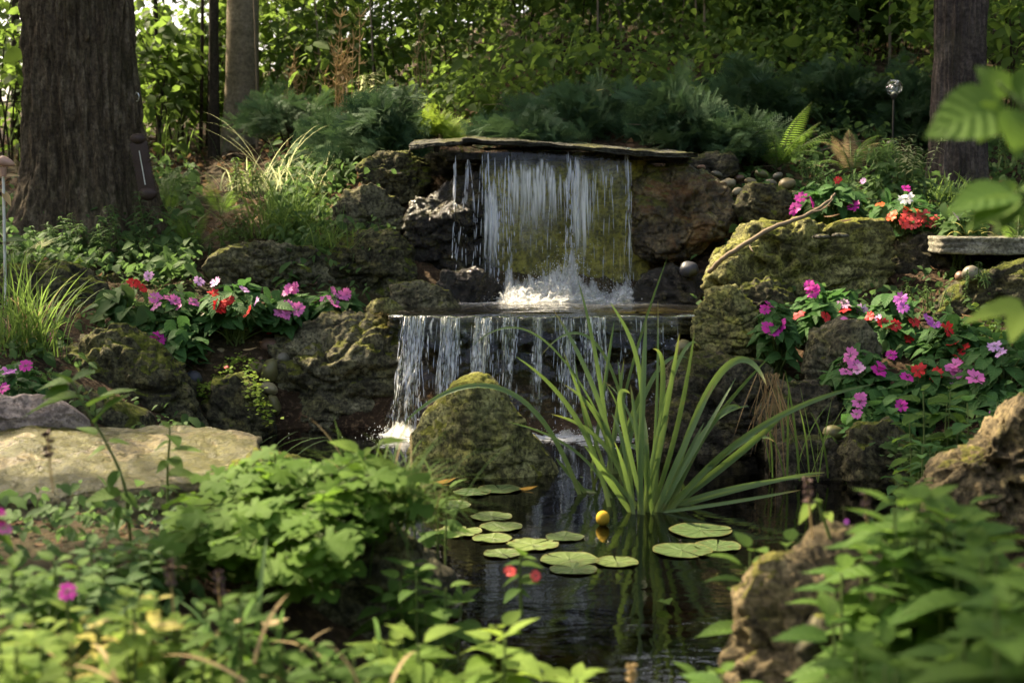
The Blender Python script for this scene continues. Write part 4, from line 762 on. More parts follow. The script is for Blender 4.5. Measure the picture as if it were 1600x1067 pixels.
for x, y, r, lb in [(-6.2, 3.6, .17, 'unseen shade tree added beyond the left edge, nearest to the camera'), (-9.5, 6.2, .18, 'unseen shade tree added far out to the left of the pond'), (-9.8, 10.5, .17, 'outermost unseen shade tree added on the left'), (-4.6, 11.5, .16, 'stout shaded trunk beyond the left edge'), (-2.9, 14.5, .15, 'distant trunk in the bright left thicket'), (-.2, 15, .16, 'distant trunk behind the middle of the bank'), (2.6, 15, .15, 'distant trunk behind the right yews'), (5.2, 11, .16, 'stout trunk beyond the right edge'), (-7, 16, .18, 'far trunk to the left'), (-6.3, 8.2, .15, 'near trunk left of the frame'), (4.6, 7.4, .14, 'trunk right of the frame')]:  # first three are added out of view so their crowns block the sun
    trunk('woodland_tree', lb, (x, y, H(x, y)[0]), r, 9.5, (R.uniform(-.02, .02), 0), 'bark_thin', 0, .4, nth=18, nz=30, crown=(7.6, 4.0, 4600, .22, 'canopy'), group='tall trees of the wood')

# ------------------------------------------------------------------ thicket behind
def sapling_foliage(mb, P0, ls, n, spread, tpl=SIMPLE, up=(.0, -.15, 1)):
    P = np.repeat(P0, n, 0) + R.normal(0, 1, (len(P0) * n, 3)) * spread; m = len(P); TT = np.clip(np.repeat(R.random(len(P0)), n) * .7 + R.random(m) * .3, 0, 1)
    pp = 800 + FPX * P[:, 0] / np.maximum(P[:, 1], .1); ok = ~((P[:, 1] < 8.95) & (pp > 310) & (pp < 425) & (P[:, 1] > 0)); P, TT = P[ok], TT[ok]; m = len(P)  # nothing grows against the smooth trunk
    inst(mb, tpl, P, unit(rdir(m) * [1, 1, .3] + [0, -.1, -.35]), unit(R.normal(0, .4, (m, 3)) + up), ls * np.exp(R.normal(-.1, .33, m)), TT)
def thick(name, label, xr, yr, nc, n, ls, zlo, zhi, mat='forest', stems=60, spread=(.3, .3, .11), clump=True):
    mb = MB(); x = R.uniform(*xr, nc); y = R.uniform(*yr, nc); z = H(x, y) + zlo + (zhi - zlo) * R.random(nc) ** .9
    C = np.stack([x, y, z], 1); dens = noise(C * .7 + 3.3); C = C[dens > (-.28 if clump else -9)]
    sapling_foliage(mb, C, ls, n, np.array(spread)); o = mb.build(name, M[mat], origin=(np.mean(xr), np.mean(yr), float(z.min()))); return tag(o, label, None, None, 'stuff')
thick('woodland_thicket', 'dense sunlit woodland foliage filling the far background', (-9, 9), (12.5, 19), 380, 84, .11, .2, 4.6)
thick('woodland_thicket', 'pale green thicket of young leaves behind the trees on the left', (-6, -.3), (9.4, 12.5), 330, 84, .068, .1, 3.0)
thick('woodland_thicket', 'shaded green undergrowth on the bank behind the waterfall', (-.8, 6.0), (9.0, 12.5), 300, 80, .07, .0, 2.4)
thick('bank_undergrowth', 'low dark leafy ground cover on the bank above the yews', (-.5, 3.6), (7.9, 9.8), 300, 46, .05, .0, .55, spread=(.16, .16, .08), clump=True)
thick('bank_undergrowth', 'low leafy undergrowth among the left trunks', (-4, -.9), (7.6, 9.6), 60, 40, .07, .0, .6, spread=(.16, .16, .08))
thick('bank_ground_cover', 'low leafy plants covering the left bank around the flowers', (-2.4, -.55), (5.3, 7.4), 330, 28, .042, .0, .12, 'herb', spread=(.09, .09, .03), clump=False)
thick('bank_ground_cover', 'low leafy plants covering the right bank around the flowers', (.85, 2.4), (5.5, 7.4), 190, 26, .04, .0, .09, 'herb', spread=(.09, .09, .03), clump=False)
thick('bank_ground_cover', 'small weeds between the rocks of the lower right bank', (.75, 1.9), (3.6, 5.3), 110, 22, .028, .0, .05, 'herb', spread=(.06, .06, .02), clump=False)
thick('bank_ground_cover', 'small weeds between the rocks at the far left', (-2.1, -1.0), (3.7, 5.3), 110, 24, .03, .0, .06, 'herb', spread=(.06, .06, .02), clump=False)
thick('bank_ground_cover', 'low weeds between slab and foreground plants', (-1.5, -.35), (1.6, 2.75), 90, 22, .024, .0, .05, 'herb', spread=(.05, .05, .02), clump=False)
thick('woodland_thicket', 'unseen woodland foliage added behind the viewer to block low sky', (-12, 12), (-11, -6.5), 170, 60, .34, .0, 5.0, spread=(.7, .7, .45))  # this and the next two are added out of view to cut sky light
thick('woodland_thicket', 'unseen woodland foliage added left of the garden to block low sky', (-13, -8.5), (-6, 8), 130, 60, .34, .0, 5.5, spread=(.7, .7, .45))
thick('woodland_thicket', 'unseen woodland foliage added right of the garden to block low sky', (6, 10), (-6, 8), 130, 60, .34, .0, 5.5, spread=(.7, .7, .45))
b = MB()
for k in range(100):   # bare upright stems among the undergrowth
    x, y = R.uniform(-3.6, 3.2), R.uniform(8.2, 12.5); p = np.array([x, y, H(x, y)[0] - .03]); h = R.uniform(.4, 2.4); tube(b, bezier([p, p + [R.normal(0, .03), 0, h * .5], p + [R.normal(0, .12), R.normal(0, .1), h]], 7), np.linspace(R.uniform(.004, .010), .002, 7), 5)
tag(b.build('thicket_stems', M['twig'], origin=(0, 10, 1.4)), 'thin pale upright stems standing in the undergrowth', None, None, 'stuff')
thick('bank_undergrowth', 'low plants on the brown slope just behind the yews', (-.4, 1.9), (7.2, 8.3), 100, 40, .05, .0, .28, spread=(.13, .13, .06), clump=False)
def sapling(name, label, base, h, n, ls, tpl=SIMPLE, mat='forest', spread=.3, group='leafy saplings on the bank', lean=(0, 0), cat='sapling', per=26):
    t = empty(name, base, label, cat, group); b = MB(); f = MB(); C = []
    for k in range(n):
        s = base + np.array([R.normal(0, .05), R.normal(0, .05), -.03]); hh = h * R.uniform(.55, 1.05); e = s + np.array([R.normal(0, .22) * h + lean[0] * h, R.normal(0, .2) * h, hh]); P = bezier([s, s + [0, 0, hh * .5], e], 8); tube(b, P, np.linspace(.007, .002, 8), 5)
        for u in (.45, .65, .82, .98):
            q = P[int(u * 7)]; d = rdir(1, -.1, .4)[0] * h * .28; tube(b, [q, q + d * .5, q + d], [.003, .002, .001], 4); C += [q + d * .6, q + d]
    b.build('stems', M['bark_thin'], t); sapling_foliage(f, np.array(C), ls, per // 2, np.array([spread, spread, spread * .4]) * .45, tpl); f.build('foliage', M[mat], t); return t
for px, py, Y, h, n, ls, mt, lb in [(262, 225, 8.4, 1.1, 4, .10, 'forest', 'sunlit sapling between massive tree and black trunk'), (290, 120, 9, 1.0, 5, .12, 'forest', 'glowing yellow-green sapling above the leaf litter on the left'), (440, 140, 9, 1.3, 5, .11, 'forest', 'bright sapling right of the smooth grey tree'), (20, 180, 8.2, 1.5, 6, .10, 'forest', 'leafy bush at the left edge behind the massive tree'), (590, 120, 9, 1.2, 5, .09, 'forest', 'sapling behind the dried plumes'), (495, 110, 8.8, .9, 4, .1, 'forest', 'loose sapling left of the dried plumes'), (700, 100, 9.2, 1.2, 5, .09, 'forest', 'fine-leaved sapling behind the left end of the slab'), (820, 90, 9.2, 1.1, 5, .08, 'forest', 'dense low sapling on the bank above the slab'), (930, 100, 9, .9, 5, .08, 'forest', 'arching green sapling above the right yews'),
 (1110, 60, 9, .9, 4, .09, 'forest', 'sapling with drooping leaves near the reddish stem'), (1230, 90, 8.6, .9, 4, .11, 'forest', 'broad-leaved sapling in shade at upper right'), (1340, 70, 8.4, .9, 4, .13, 'forest', 'large-leaved sapling left of the scaly tree'), (1400, 60, 8.8, .9, 4, .1, 'forest', 'dark sapling right beside the scaly tree'), (1570, 200, 7.2, 1.0, 5, .09, 'forest', 'shaded bush right of the scaly tree'), (1590, 100, 8.4, 1.2, 5, .1, 'forest', 'leafy bush in the upper right corner')]:
    sapling('sapling', lb, gpt(px, py, Y), h, n, ls * .74, mat=mt, per=38)
b = MB(); n = 1500; x = R.uniform(-3.2, 4.2, n); y = R.uniform(7.8, 10.5, n); c_ = noise(np.stack([x * 1.3, y * 1.3, 0 * x], 1)) > .0; x, y = x[c_], y[c_]; n = len(x)
blades(b, np.stack([x, y, H(x, y) - .02], 1), R.uniform(0, 6.28, n), R.uniform(.05, .6, n), R.uniform(.2, 1.4, n), R.uniform(.15, .5, n), R.uniform(.004, .009, n), R.random(n), 6)
tag(b.build('bank_grass', M['grass'], origin=(0, 9, 1.2)), 'wispy woodland grass on the bank among the saplings', None, None, 'stuff')

# yew / juniper shrubs: flat feathery sprays
def spray_tpl():
    V, F, UV, n = [], [], [], 0
    axes = [((0, 0), (0, 1))] + [((0, .14 + .12 * k), (s * (.36 - .04 * k), .14 + .12 * k + .27)) for k in range(6) for s in (-1, 1)]
    for q, (a, b) in enumerate(axes):
        a, b = np.array(a), np.array(b); L = np.linalg.norm(b - a); d = (b - a) / L; s_ = np.array([d[1], -d[0]]); m = max(4, int(L / .05)); dz = .05 * math.sin(q * 2.3)
        for k in range(m):
            for s in (-1, 1):
                u = (k + .3) / m; p = a + d * L * u; e = p + (d * .7 + s_ * s * .8) * .085; w = d * .017; z = -.28 * p[1] ** 2 + dz * u * 3
                V += [(*(p - w), z), (*(p + w), z), (*(e + w * .3), z + .02 * s), (*(e - w * .3), z + .02 * s)]; F.append([n, n + 1, n + 2, n + 3]); UV += [(0, 0)] * 4; n += 4
    return np.array(V), np.array(F), np.array(UV)
SPRAY = spray_tpl()
def yew(label, box, Y, n, dy=.45, ls=.165, mat='yew', group='yew shrubs above the waterfall'):
    x0, y0, x1, y1 = box; a, b = PX(x0, y1, Y), PX(x1, y0, Y); b[2] += .02 * (b[2] - a[2]); c = (a + b) / 2; hw, hh = (b[0] - a[0]) / 2, (b[2] - a[2])
    base = np.array([c[0], Y, min(a[2], H(c[0], Y)[0])]); n = int(n * 1.45); t = empty('yew_shrub', base, label, 'shrub', group); f = MB(); s = MB()
    d = rdir(n, -.1, 1.0); rr = R.uniform(.35, 1.0, n) ** .6 * (1 + .35 * noise(d * 2.3 + c)); P = np.array([c[0], Y, a[2] + .15 * hh]) + d * rr[:, None] * np.array([hw, dy, hh * .85])
    fw = unit(d * np.array([1, 1, .25]) + R.normal(0, .3, (n, 3))); P = P - fw * ls * .6
    inst(f, SPRAY, P, fw, unit(R.normal(0, .55, (n, 3)) + np.array([0, -.45, .8])), ls * R.uniform(.5, 1.3, n), R.random(n))
    for k in range(0, n, 16): tube(s, bezier([base - [0, 0, .02], base + (P[k] - base) * np.array([.4, .4, .8]), P[k] + fw[k] * ls * .5], 7), np.linspace(.009, .002, 7), 5)
    s.build('branches', M['bark_thin'], t); f.build('foliage', M[mat], t)
for lb, bx, Y, n in [('broad dark yew behind the middle of the roof slab', (800, 130, 1010, 225), 6.9, 330), ('dense yew above the right end of the roof slab', (960, 125, 1140, 238), 6.7, 330), ('low yew sprays hanging over the slab edge', (740, 185, 900, 222), 6.35, 110), ('yew right of the slab with sunlit tips', (1080, 100, 1260, 222), 7.2, 300), ('large shaded yew left of the glass globe lamp', (1210, 90, 1400, 225), 7.5, 340), ('yew behind the globe lamp next to the scaly tree', (1350, 110, 1470, 240), 7.3, 220), ('dark yew left of the roof slab', (545, 145, 665, 240), 6.5, 260), ('thin spreading yew at the foot of the grey tree', (370, 145, 540, 215), 7.4, 130), ('small yew low beside the variegated grass', (480, 185, 590, 245), 6.8, 130), ('shaded low yew under the ferns on the right', (1080, 190, 1200, 245), 6.5, 130)]: yew(lb, bx, Y, n)
yew('bright yellow-green young yew at the left end of the roof slab', (650, 175, 715, 212), 6.3, 26, .12, .14, 'jenny')
# ------------------------------------------------------------------ impatiens
def flower_mesh(c, v):
    b = MB(); r = np.random.default_rng(len(c) * 7 + v)
    for k in range(5):
        a = k * 2 * math.pi / 5 + .3 + r.normal(0, .1); pts = [(-.06, .05), (-.30, .40), (-.40, .74), (-.26, .98), (0, .80), (.26, .98), (.40, .74), (.30, .40), (.06, .05)]; sc = r.uniform(.8, 1.08); tl = r.uniform(-.35, .3)
        V = np.array([(0, .5, .06)] + [(x * r.uniform(1.0, 1.2), y, .10 * y * y - .12 * abs(x) + .05 * r.normal()) for x, y in pts]) * sc; V[:, 2] += .015 * k + tl * V[:, 1] ** 2
        ca, sa = math.cos(a), math.sin(a); V = np.stack([V[:, 0] * ca - V[:, 1] * sa, V[:, 0] * sa + V[:, 1] * ca, V[:, 2]], 1)
        b.add(V, np.array([[i, i + 1, 0] for i in range(1, 9)]), np.array([(0, .5)] + pts), r.random())
    tube(b, [(0, 0, .06), (0, 0, .0), (.1, -.2, -.6), (.25, -.6, -1.3)], [.05, .05, .03, .03], 5, 0.0, 1)
    return b.mesh('flower_' + c, [MPET[c], M['stem']])
FM = {c: [flower_mesh(c, v) for v in range(4)] for c in FCOL}
def bloom(parent, px, py, Y, c, size=34, look=None):
    o = bpy.data.objects.new('flower', FM[c][R.integers(4)]); COL.objects.link(o); o.parent = parent; p = PX(px, py, Y)
    o.location = [float(v) for v in p - WLOC(parent)]; o.scale = (size / FPX * Y / 2 * .78,) * 3
    n = unit(np.array(look) if look is not None else np.array([R.normal(0, .5), -.62 + R.normal(0, .25), .65 + R.normal(0, .2)]))
    o.rotation_euler = Vector(n).to_track_quat('Z', 'Y').to_euler(); return o
def mound(mb, c, rad, n, ls, tpl=OVATE, droop=.25, xs=1.0, zmin=-.15):
    d = rdir(n, zmin, 1); rr = R.uniform(.6, 1.08, n)[:, None]; P = c + d * rr * rad
    fw = unit(d * [1, 1, .3] + R.normal(0, .35, (n, 3)) + [0, 0, -droop]); up = unit(d * .7 + R.normal(0, .22, (n, 3)) + [0, -.15, .9]); s = ls * R.uniform(.6, 1.25, n)
    inst(mb, tpl, P - fw * s[:, None] * .5, fw, up, s, R.random(n), xs=xs); return P
def impatiens(label, box, Y, n, flowers, ls=.07, dy=.14, name='impatiens_plant', group='impatiens on the banks', mat='imp', tpl=OVATS):
    x0, y0, x1, y1 = box; a, b = PX(x0, y1, Y), PX(x1, y0, Y); c = np.array([(a[0] + b[0]) / 2, Y, a[2] + .25 * (b[2] - a[2])]); rad = np.array([(b[0] - a[0]) / 2, dy, (b[2] - a[2]) * .7])
    base = np.array([c[0], Y, min(a[2], H(c[0], Y)[0])]); t = empty(name, base, label, 'flowering plant' if flowers else 'plant', group); f = MB(); s = MB()
    n = int(n * 1.7); P = mound(f, c, rad, n, ls, tpl, zmin=-.55)
    for k in range(0, n, 4): tube(s, bezier([base + R.normal(0, .015, 3), base + (P[k] - base) * [.5, .5, .8], P[k]], 6), np.linspace(.004, .0015, 6), 5)
    s.build('stems', M['stem'], t); f.build('foliage', M[mat], t)
    for fl in flowers:
        px, py, cc = fl[:3]; u = np.clip((px - (x0 + x1) / 2) / ((x1 - x0) / 2), -1, 1); v = np.clip((y1 - py) / (y1 - y0), 0, 1)
        yy = Y - dy * 1.08 * math.sqrt(max(0, 1 - .7 * u * u)) * (1.05 - .75 * v) - .012
        bloom(t, px, py, yy, cc, fl[3] if len(fl) > 3 else R.uniform(27, 33))
    return t
m_, p_, l_, r_, w_, v_, c_, q_ = 'magenta', 'pink', 'lilac', 'red', 'white', 'violet', 'coral', 'pale'
impatiens('big-leaved green plant with two red flowers behind the dome-shaped boulder', (140, 448, 245, 512), 5.0, 40, [(208, 441, r_), (222, 449, r_), (232, 431, l_, 22)], .10, mat='herb', tpl=OVATE)
impatiens('left-bank impatiens with small pink flowers in a row', (225, 452, 320, 545), 5.0, 130, [(241, 466, p_), (244, 479, p_), (261, 466, p_), (274, 470, p_), (302, 472, p_), (279, 480, p_, 20), (311, 439, l_), (222, 486, l_, 22)])
impatiens('leafy impatiens with one magenta flower hanging beside the dome-shaped boulder', (236, 500, 325, 578), 4.85, 70, [(248, 530, m_, 38)])
impatiens('left-bank impatiens with bright red and lilac flowers', (310, 440, 425, 505), 5.0, 130, [(336, 442, l_), (333, 459, r_), (342, 480, r_, 36), (350, 474, r_), (357, 469, r_), (382, 453, l_), (388, 488, r_), (400, 471, l_, 24)])
impatiens('left-bank impatiens with a cluster of pink flowers above the craggy boulder', (415, 450, 490, 505), 5.1, 80, [(449, 456, p_), (455, 452, p_), (462, 449, p_), (450, 479, p_), (440, 488, p_), (447, 492, p_), (466, 484, p_)])
impatiens('rightmost of the left-bank impatiens, four pink flowers by the small yellowish stone', (482, 452, 566, 490), 5.15, 60, [(510, 467, p_), (520, 458, p_), (524, 475, p_), (534, 462, p_), (541, 460, p_)])
impatiens('small impatiens with purple flowers at the left edge above the pink stone', (-20, 565, 66, 622), 3.9, 46, [(40, 572, m_, 34), (12, 581, v_, 36), (3, 608, m_, 36)], .06)
impatiens('small impatiens with one magenta flower beside the sedge', (64, 515, 112, 548), 4.7, 26, [(81, 524, m_, 26)], .05)
impatiens('right-bank impatiens with a large magenta flower by the egg-shaped boulder', (1178, 470, 1245, 552), 4.55, 70, [(1195, 484, m_), (1203, 477, m_), (1208, 517, m_, 40), (1222, 508, m_, 34), (1199, 512, m_)])
impatiens('impatiens in front of the huge boulder, red and pale pink flowers', (1232, 452, 1350, 520), 4.7, 130, [(1264, 446, m_), (1269, 456, m_), (1247, 492, r_, 30), (1290, 494, r_, 28), (1318, 475, q_), (1328, 479, w_, 28), (1319, 483, r_), (1347, 484, l_), (1276, 452, m_, 22)])
impatiens('impatiens with violet and red flowers above the rounded boulder', (1340, 462, 1440, 545), 4.6, 130, [(1359, 495, r_), (1408, 467, v_), (1412, 481, v_), (1380, 506, r_, 36), (1400, 508, r_), (1428, 502, r_), (1420, 528, r_, 30), (1372, 497, l_, 20)])
impatiens('impatiens with red flowers toward the right edge', (1425, 488, 1560, 590), 4.4, 150, [(1451, 498, v_), (1460, 507, v_), (1480, 515, r_, 36), (1489, 538, r_, 34), (1506, 543, r_), (1499, 558, r_, 32)])
impatiens('impatiens with a pink flower cluster right of the rounded boulder', (1290, 548, 1400, 620), 4.2, 110, [(1329, 556, p_, 36), (1337, 570, p_, 36), (1322, 581, p_), (1341, 578, q_), (1325, 565, p_), (1392, 555, m_), (1372, 580, m_, 36), (1378, 571, m_, 30)])
impatiens('impatiens with dark red and pink flowers at the lower right', (1390, 560, 1510, 650), 4.1, 140, [(1418, 590, m_, 34), (1434, 579, r_, 38), (1464, 584, r_, 34), (1492, 570, p_, 34), (1497, 584, p_, 38), (1487, 575, p_), (1487, 605, l_, 22)])
impatiens('impatiens at the right edge with single pink flowers', (1495, 520, 1640, 640), 3.9, 140, [(1525, 591, p_, 44), (1554, 541, l_), (1563, 551, l_), (1553, 652, p_, 30)])
impatiens('lowest right-bank impatiens with pink flowers drooping over the cobbles', (1325, 605, 1430, 675), 4.0, 90, [(1343, 628, p_, 34), (1338, 647, p_, 28), (1345, 620, p_), (1408, 634, m_, 32)])
impatiens('upper right impatiens with magenta flowers behind the branch', (1232, 285, 1355, 335), 5.5, 110, [(1252, 309, m_), (1242, 325, m_), (1269, 315, m_), (1333, 322, m_), (1309, 281, r_, 18), (1349, 283, l_, 16)], .07)
impatiens('upper right impatiens with coral flowers above the dark brown boulder', (1350, 300, 1465, 362), 5.3, 130, [(1393, 338, 'orange'), (1375, 320, 'orange', 22), (1420, 327, 'orange', 34), (1420, 338, c_, 38), (1411, 348, c_), (1441, 338, c_), (1455, 346, c_), (1424, 350, c_), (1437, 350, c_, 26), (1416, 311, w_), (1415, 295, m_, 22)], .06)
impatiens('small leafy plant with one lilac flower beside the spider plant', (1465, 315, 1545, 365), 5.1, 60, [(1493, 337, l_)], .055, mat='herb')
impatiens('low dark-leaved ground plant in front of the scaly tree', (1330, 250, 1460, 305), 5.8, 110, [], .05, mat='herb', group='leafy plants on the banks', name='leafy_plant')

# ------------------------------------------------------------------ irises
def iris():
    base = PX(1005, 800, 3.5); base[2] = 0; t = empty('iris_clump', base, 'tall clump of sword-shaped green iris leaves growing out of the pond', 'iris'); b = MB(); dbl = MB()
    L = [([(1000, 803), (1002, 640), (1010, 493)], 15), ([(960, 690), (990, 540), (1043, 402)], 7), ([(955, 740), (938, 560), (903, 438)], 11), ([(965, 740), (940, 600), (864, 483)], 12), ([(998, 760), (1015, 570), (990, 530), (953, 472)], 13),
     ([(905, 772), (850, 620), (790, 575), (700, 585), (625, 668)], 14), ([(975, 740), (880, 500), (800, 480), (739, 540)], 5), ([(985, 700), (960, 520), (900, 480), (844, 558)], 8), ([(1040, 790), (1080, 640), (1140, 500), (1180, 560), (1198, 603)], 18), ([(1060, 745), (1110, 650), (1202, 558)], 10),
     ([(1045, 800), (1110, 710), (1220, 625), (1366, 600)], 15), ([(1050, 790), (1150, 715), (1228, 645)], 19), ([(1060, 770), (1090, 640), (1172, 634)], 11), ([(1040, 795), (1130, 755), (1285, 742)], 10), ([(1030, 800), (1120, 790), (1252, 765)], 9),
     ([(1012, 800), (1040, 650), (1062, 520)], 13), ([(1018, 795), (1060, 690), (1085, 520)], 13), ([(1010, 800), (1030, 690), (1028, 470)], 7), ([(990, 795), (975, 660), (965, 560)], 12), ([(1003, 804), (1000, 690), (985, 600)], 12), ([(1022, 798), (1030, 640), (1050, 545), (1020, 545)], 13), ([(955, 735), (950, 640), (880, 600)], 11), ([(945, 735), (915, 640), (880, 548)], 9), ([(935, 735), (910, 660), (898, 560)], 9),
     ([(995, 790), (940, 730), (912, 695)], 12), ([(985, 800), (945, 740), (920, 705)], 14), ([(1004, 804), (985, 690), (950, 610), (968, 600), (985, 615)], 13), ([(1025, 800), (1065, 700), (1115, 600)], 14), ([(1030, 800), (1070, 730), (1150, 590)], 12), ([(1008, 800), (1015, 700), (1005, 640)], 12), ([(1015, 800), (1025, 720), (1045, 650)], 12), ([(1035, 800), (1060, 740), (1100, 660)], 13), ([(1048, 790), (1090, 690), (1135, 610), (1160, 640)], 12), ([(915, 770), (890, 740), (868, 715)], 11),
     ([(930, 770), (905, 760), (880, 770)], 9), ([(910, 745), (900, 752), (915, 790)], 8), ([(960, 740), (985, 650), (1010, 590)], 12), ([(950, 735), (965, 650), (975, 560)], 10), ([(925, 735), (945, 600), (960, 500)], 9), ([(970, 745), (1000, 610), (1035, 540), (1075, 560)], 11), ([(1055, 790), (1130, 700), (1180, 665), (1210, 690)], 12), ([(1020, 804), (1010, 760), (1014, 700)], 11), ([(990, 803), (980, 740), (960, 690)], 11), ([(1042, 796), (1100, 735), (1145, 700)], 14), ([(1005, 802), (1035, 600), (1075, 500), (1095, 545)], 9)]
    for k, (pts, w) in enumerate(L):
        r0 = pts[0]; Y0 = CAM_H / math.tan(PITCH + math.atan((r0[1] - 533.5) / FPX)); n = len(pts); P = [PX(x, y, Y0 + (R.uniform(-.12, .10)) * (i / (n - 1)) ** 1.2) for i, (x, y) in enumerate(pts)]
        P = bezier(P, 22); P = np.vstack([P[0] - (P[1] - P[0]) * 2 - [0, 0, .05], P]); ribbon(b, P, w / FPX * Y0 * .74, R.random(), R.uniform(-.5, .5), face=(R.normal(0, .3), -1, .35))
    for k in range(7):
        x = R.uniform(925, 1060); Y0 = R.uniform(3.46, 3.9); P0 = PX(x, 790, Y0); P0[2] = -.03; s = R.normal(0, .16) + (x - 995) / 600; h = R.uniform(.2, .46); P = bezier([P0, P0 + [s * .2, R.normal(0, .03), h * .7], P0 + [s, R.normal(0, .1), h * R.uniform(.6, 1.0)]], 16); ribbon(b, P, R.uniform(.008, .015), R.random(), R.uniform(-.8, .8), face=(R.normal(0, .4), -1, .3))
    for pts, w in [([(1030, 800), (1130, 770), (1240, 740), (1290, 738)], 8), ([(760, 580), (690, 610), (645, 650), (622, 672)], 8)][:1]:
        ribbon(dbl, bezier([PX(x, y, 3.55) for x, y in pts], 14), w / FPX * 3.5, .6)
    b.build('blades', M['iris'], t); dbl.build('yellowing_blade', M['iris'], t)
iris()
# sedge and grass tufts
def tuft(name, label, base, n, length, width, lean, curve, mat='grass', rad=.05, az=(0, 6.2832), group='grass tufts', cat='grass tuft', nseg=8, dry=0):
    t = empty(name, base, label, cat, group); b = MB(); P = base + R.normal(0, rad, (n, 3)) * [1, 1, 0] - [0, 0, .02]
    blades(b, P, R.uniform(*az, n), R.uniform(*lean, n), R.uniform(*curve, n), length * R.uniform(.55, 1.1, n), width * R.uniform(.7, 1.2, n), R.random(n), nseg); b.build('blades', M[mat], t)
    if dry:
        b = MB(); P = base + R.normal(0, rad, (dry, 3)) * [1, 1, 0]; blades(b, P, R.uniform(*az, dry), R.uniform(.3, .9, dry), R.uniform(.6, 1.8, dry), length * R.uniform(.5, 1, dry), width * .7, R.random(dry), nseg); b.build('dry_blades', M['straw'], t)
    return t
tuft('sedge_tuft', 'upright green sedge at the left edge above the purple impatiens', gpt(42, 585, 4.5), 120, .36, .006, (.02, .5), (.1, 1.5), rad=.05, dry=14)
tuft('sedge_tuft', 'tall arching green grass clump left of the wet boulder', PX(450, 365, 5.85), 220, .37, .006, (.1, .8), (.5, 2.0), rad=.07, mat='grass')
tuft('sedge_tuft', 'fine grass hanging from the top of the long pitted limestone', PX(530, 378, 5.55), 80, .2, .004, (.2, .9), (.6, 1.7), rad=.06)
tuft('striped_grass_tuft', 'pale sunlit variegated grass at the left of the yew', PX(490, 295, 6.35), 44, .24, .006, (.1, .9), (.5, 1.8), rad=.08, mat='pale')
tuft('striped_grass_tuft', 'pale variegated grass blades behind the tall grass clump', PX(405, 292, 6.4), 80, .2, .008, (.2, 1.0), (.5, 1.5), rad=.08, mat='pale')
tuft('striped_grass_tuft', 'thin pale arching blades above the sunlit grass', PX(430, 290, 6.6), 16, .48, .005, (.3, .8), (.4, 1.3), rad=.03, mat='pale')
tuft('dry_grass_tuft', 'hanging tuft of brown dry grass right of the irises', PX(1206, 572, 4.0), 30, .29, .0034, (2.1, 3.0), (-.3, .5), 'brown', .022, (3.6, 5.8))
tuft('sedge_tuft', 'thin green grass shoots rising from the water beside the dry grass', PX(1245, 735, 3.85), 14, .3, .008, (.0, .5), (.0, .7), rad=.04)
tuft('spider_plant', 'small spider plant with yellow-cream leaves on the bench slab', PX(1518, 366, 5.0), 22, .12, .009, (.3, 1.0), (.9, 2.0), 'yellow', .01, cat='spider plant')
tuft('sedge_tuft', 'soft fine grass tuft drooping over the brown mossy boulder', PX(600, 800, 2.3), 240, .20, .0032, (.1, 1.2), (.8, 2.2), rad=.035, dry=26)
tuft('sedge_tuft', 'grass sprigs at the foot of the scaly tree', PX(1470, 312, 5.9), 50, .16, .006, (.05, .7), (.2, 1.2), rad=.06)
tuft('sedge_tuft', 'two long bluish blades arching over the water at the left shore', PX(405, 735, 3.3), 6, .22, .006, (.3, .8), (.6, 1.3), rad=.03, az=(-.5, .6), mat='herb')
tuft('dark_grass_tuft', 'dark purple-grey strappy leaves in the bottom left foreground', PX(345, 1010, 1.75), 14, .17, .008, (.2, .8), (.2, 1.2), 'herb', .06)
tuft('dry_grass_tuft', 'faded tan strappy blades at the bottom left', PX(180, 1050, 1.5), 12, .16, .008, (.4, 1.2), (.3, 1.4), 'straw', .10)
tuft('dry_grass_tuft', 'faded tan blades curving at the bottom centre left', PX(500, 1050, 1.65), 5, .14, .007, (.5, 1.2), (.6, 1.6), 'straw', .05)
# ferns
def fern(label, base, n, length, az=(0, 6.2832), lean=(.3, .9), curve=(.5, 1.2), mat='fern', w=.17, brown=0, group='ferns'):
    t = empty('fern', base, label, 'fern', group); f = MB(); s = MB(); d = MB(); np_ = 30
    for k in range(n + brown):
        a = R.uniform(*az); le = R.uniform(*lean); cu = R.uniform(*curve); L = length * R.uniform(.7, 1.1); p = np.array(base, float); pts, tan = [p], []
        for i in range(np_):
            u = i / np_; ph = le + cu * u ** 1.3; dv = np.array([math.cos(a) * math.sin(ph), math.sin(a) * math.sin(ph), math.cos(ph)]); tan.append(dv); p = p + dv * L / np_; pts.append(p)
        pts = np.array(pts); tan = np.array(tan + [tan[-1]]); side = np.array([-math.sin(a), math.cos(a), 0]); tube(s, pts, np.linspace(.0022, .0006, len(pts)), 4)
        P = np.repeat(pts[3:], 2, 0); sg = np.tile([1, -1], len(pts) - 3); u = np.repeat(np.arange(3, len(pts)) / np_, 2); tt = np.repeat(tan[3:], 2, 0)
        fw = unit(side * sg[:, None] + tt * .35 + [0, 0, -.12]); up = unit(np.cross(np.broadcast_to(side, tt.shape), tt)); up = np.where(up[:, 2:] < 0, -up, up)
        inst(f if k < n else d, LANCE, P, fw, up, L * w * np.sin(np.pi * np.clip(u * .93 + .08, 0, 1)) ** .8 * (1.15 - .55 * u) + .004, R.random(), xs=.42)
    s.build('stalks', M['stem'], t); f.build('fronds', M[mat], t)
    if brown: d.build('dead_fronds', M['straw'], t)
fern('lush fern with sunlit arching fronds right of the roof slab', PX(1215, 262, 6.2), 13, .34, lean=(.3, 1.0), curve=(.5, 1.4), brown=2)
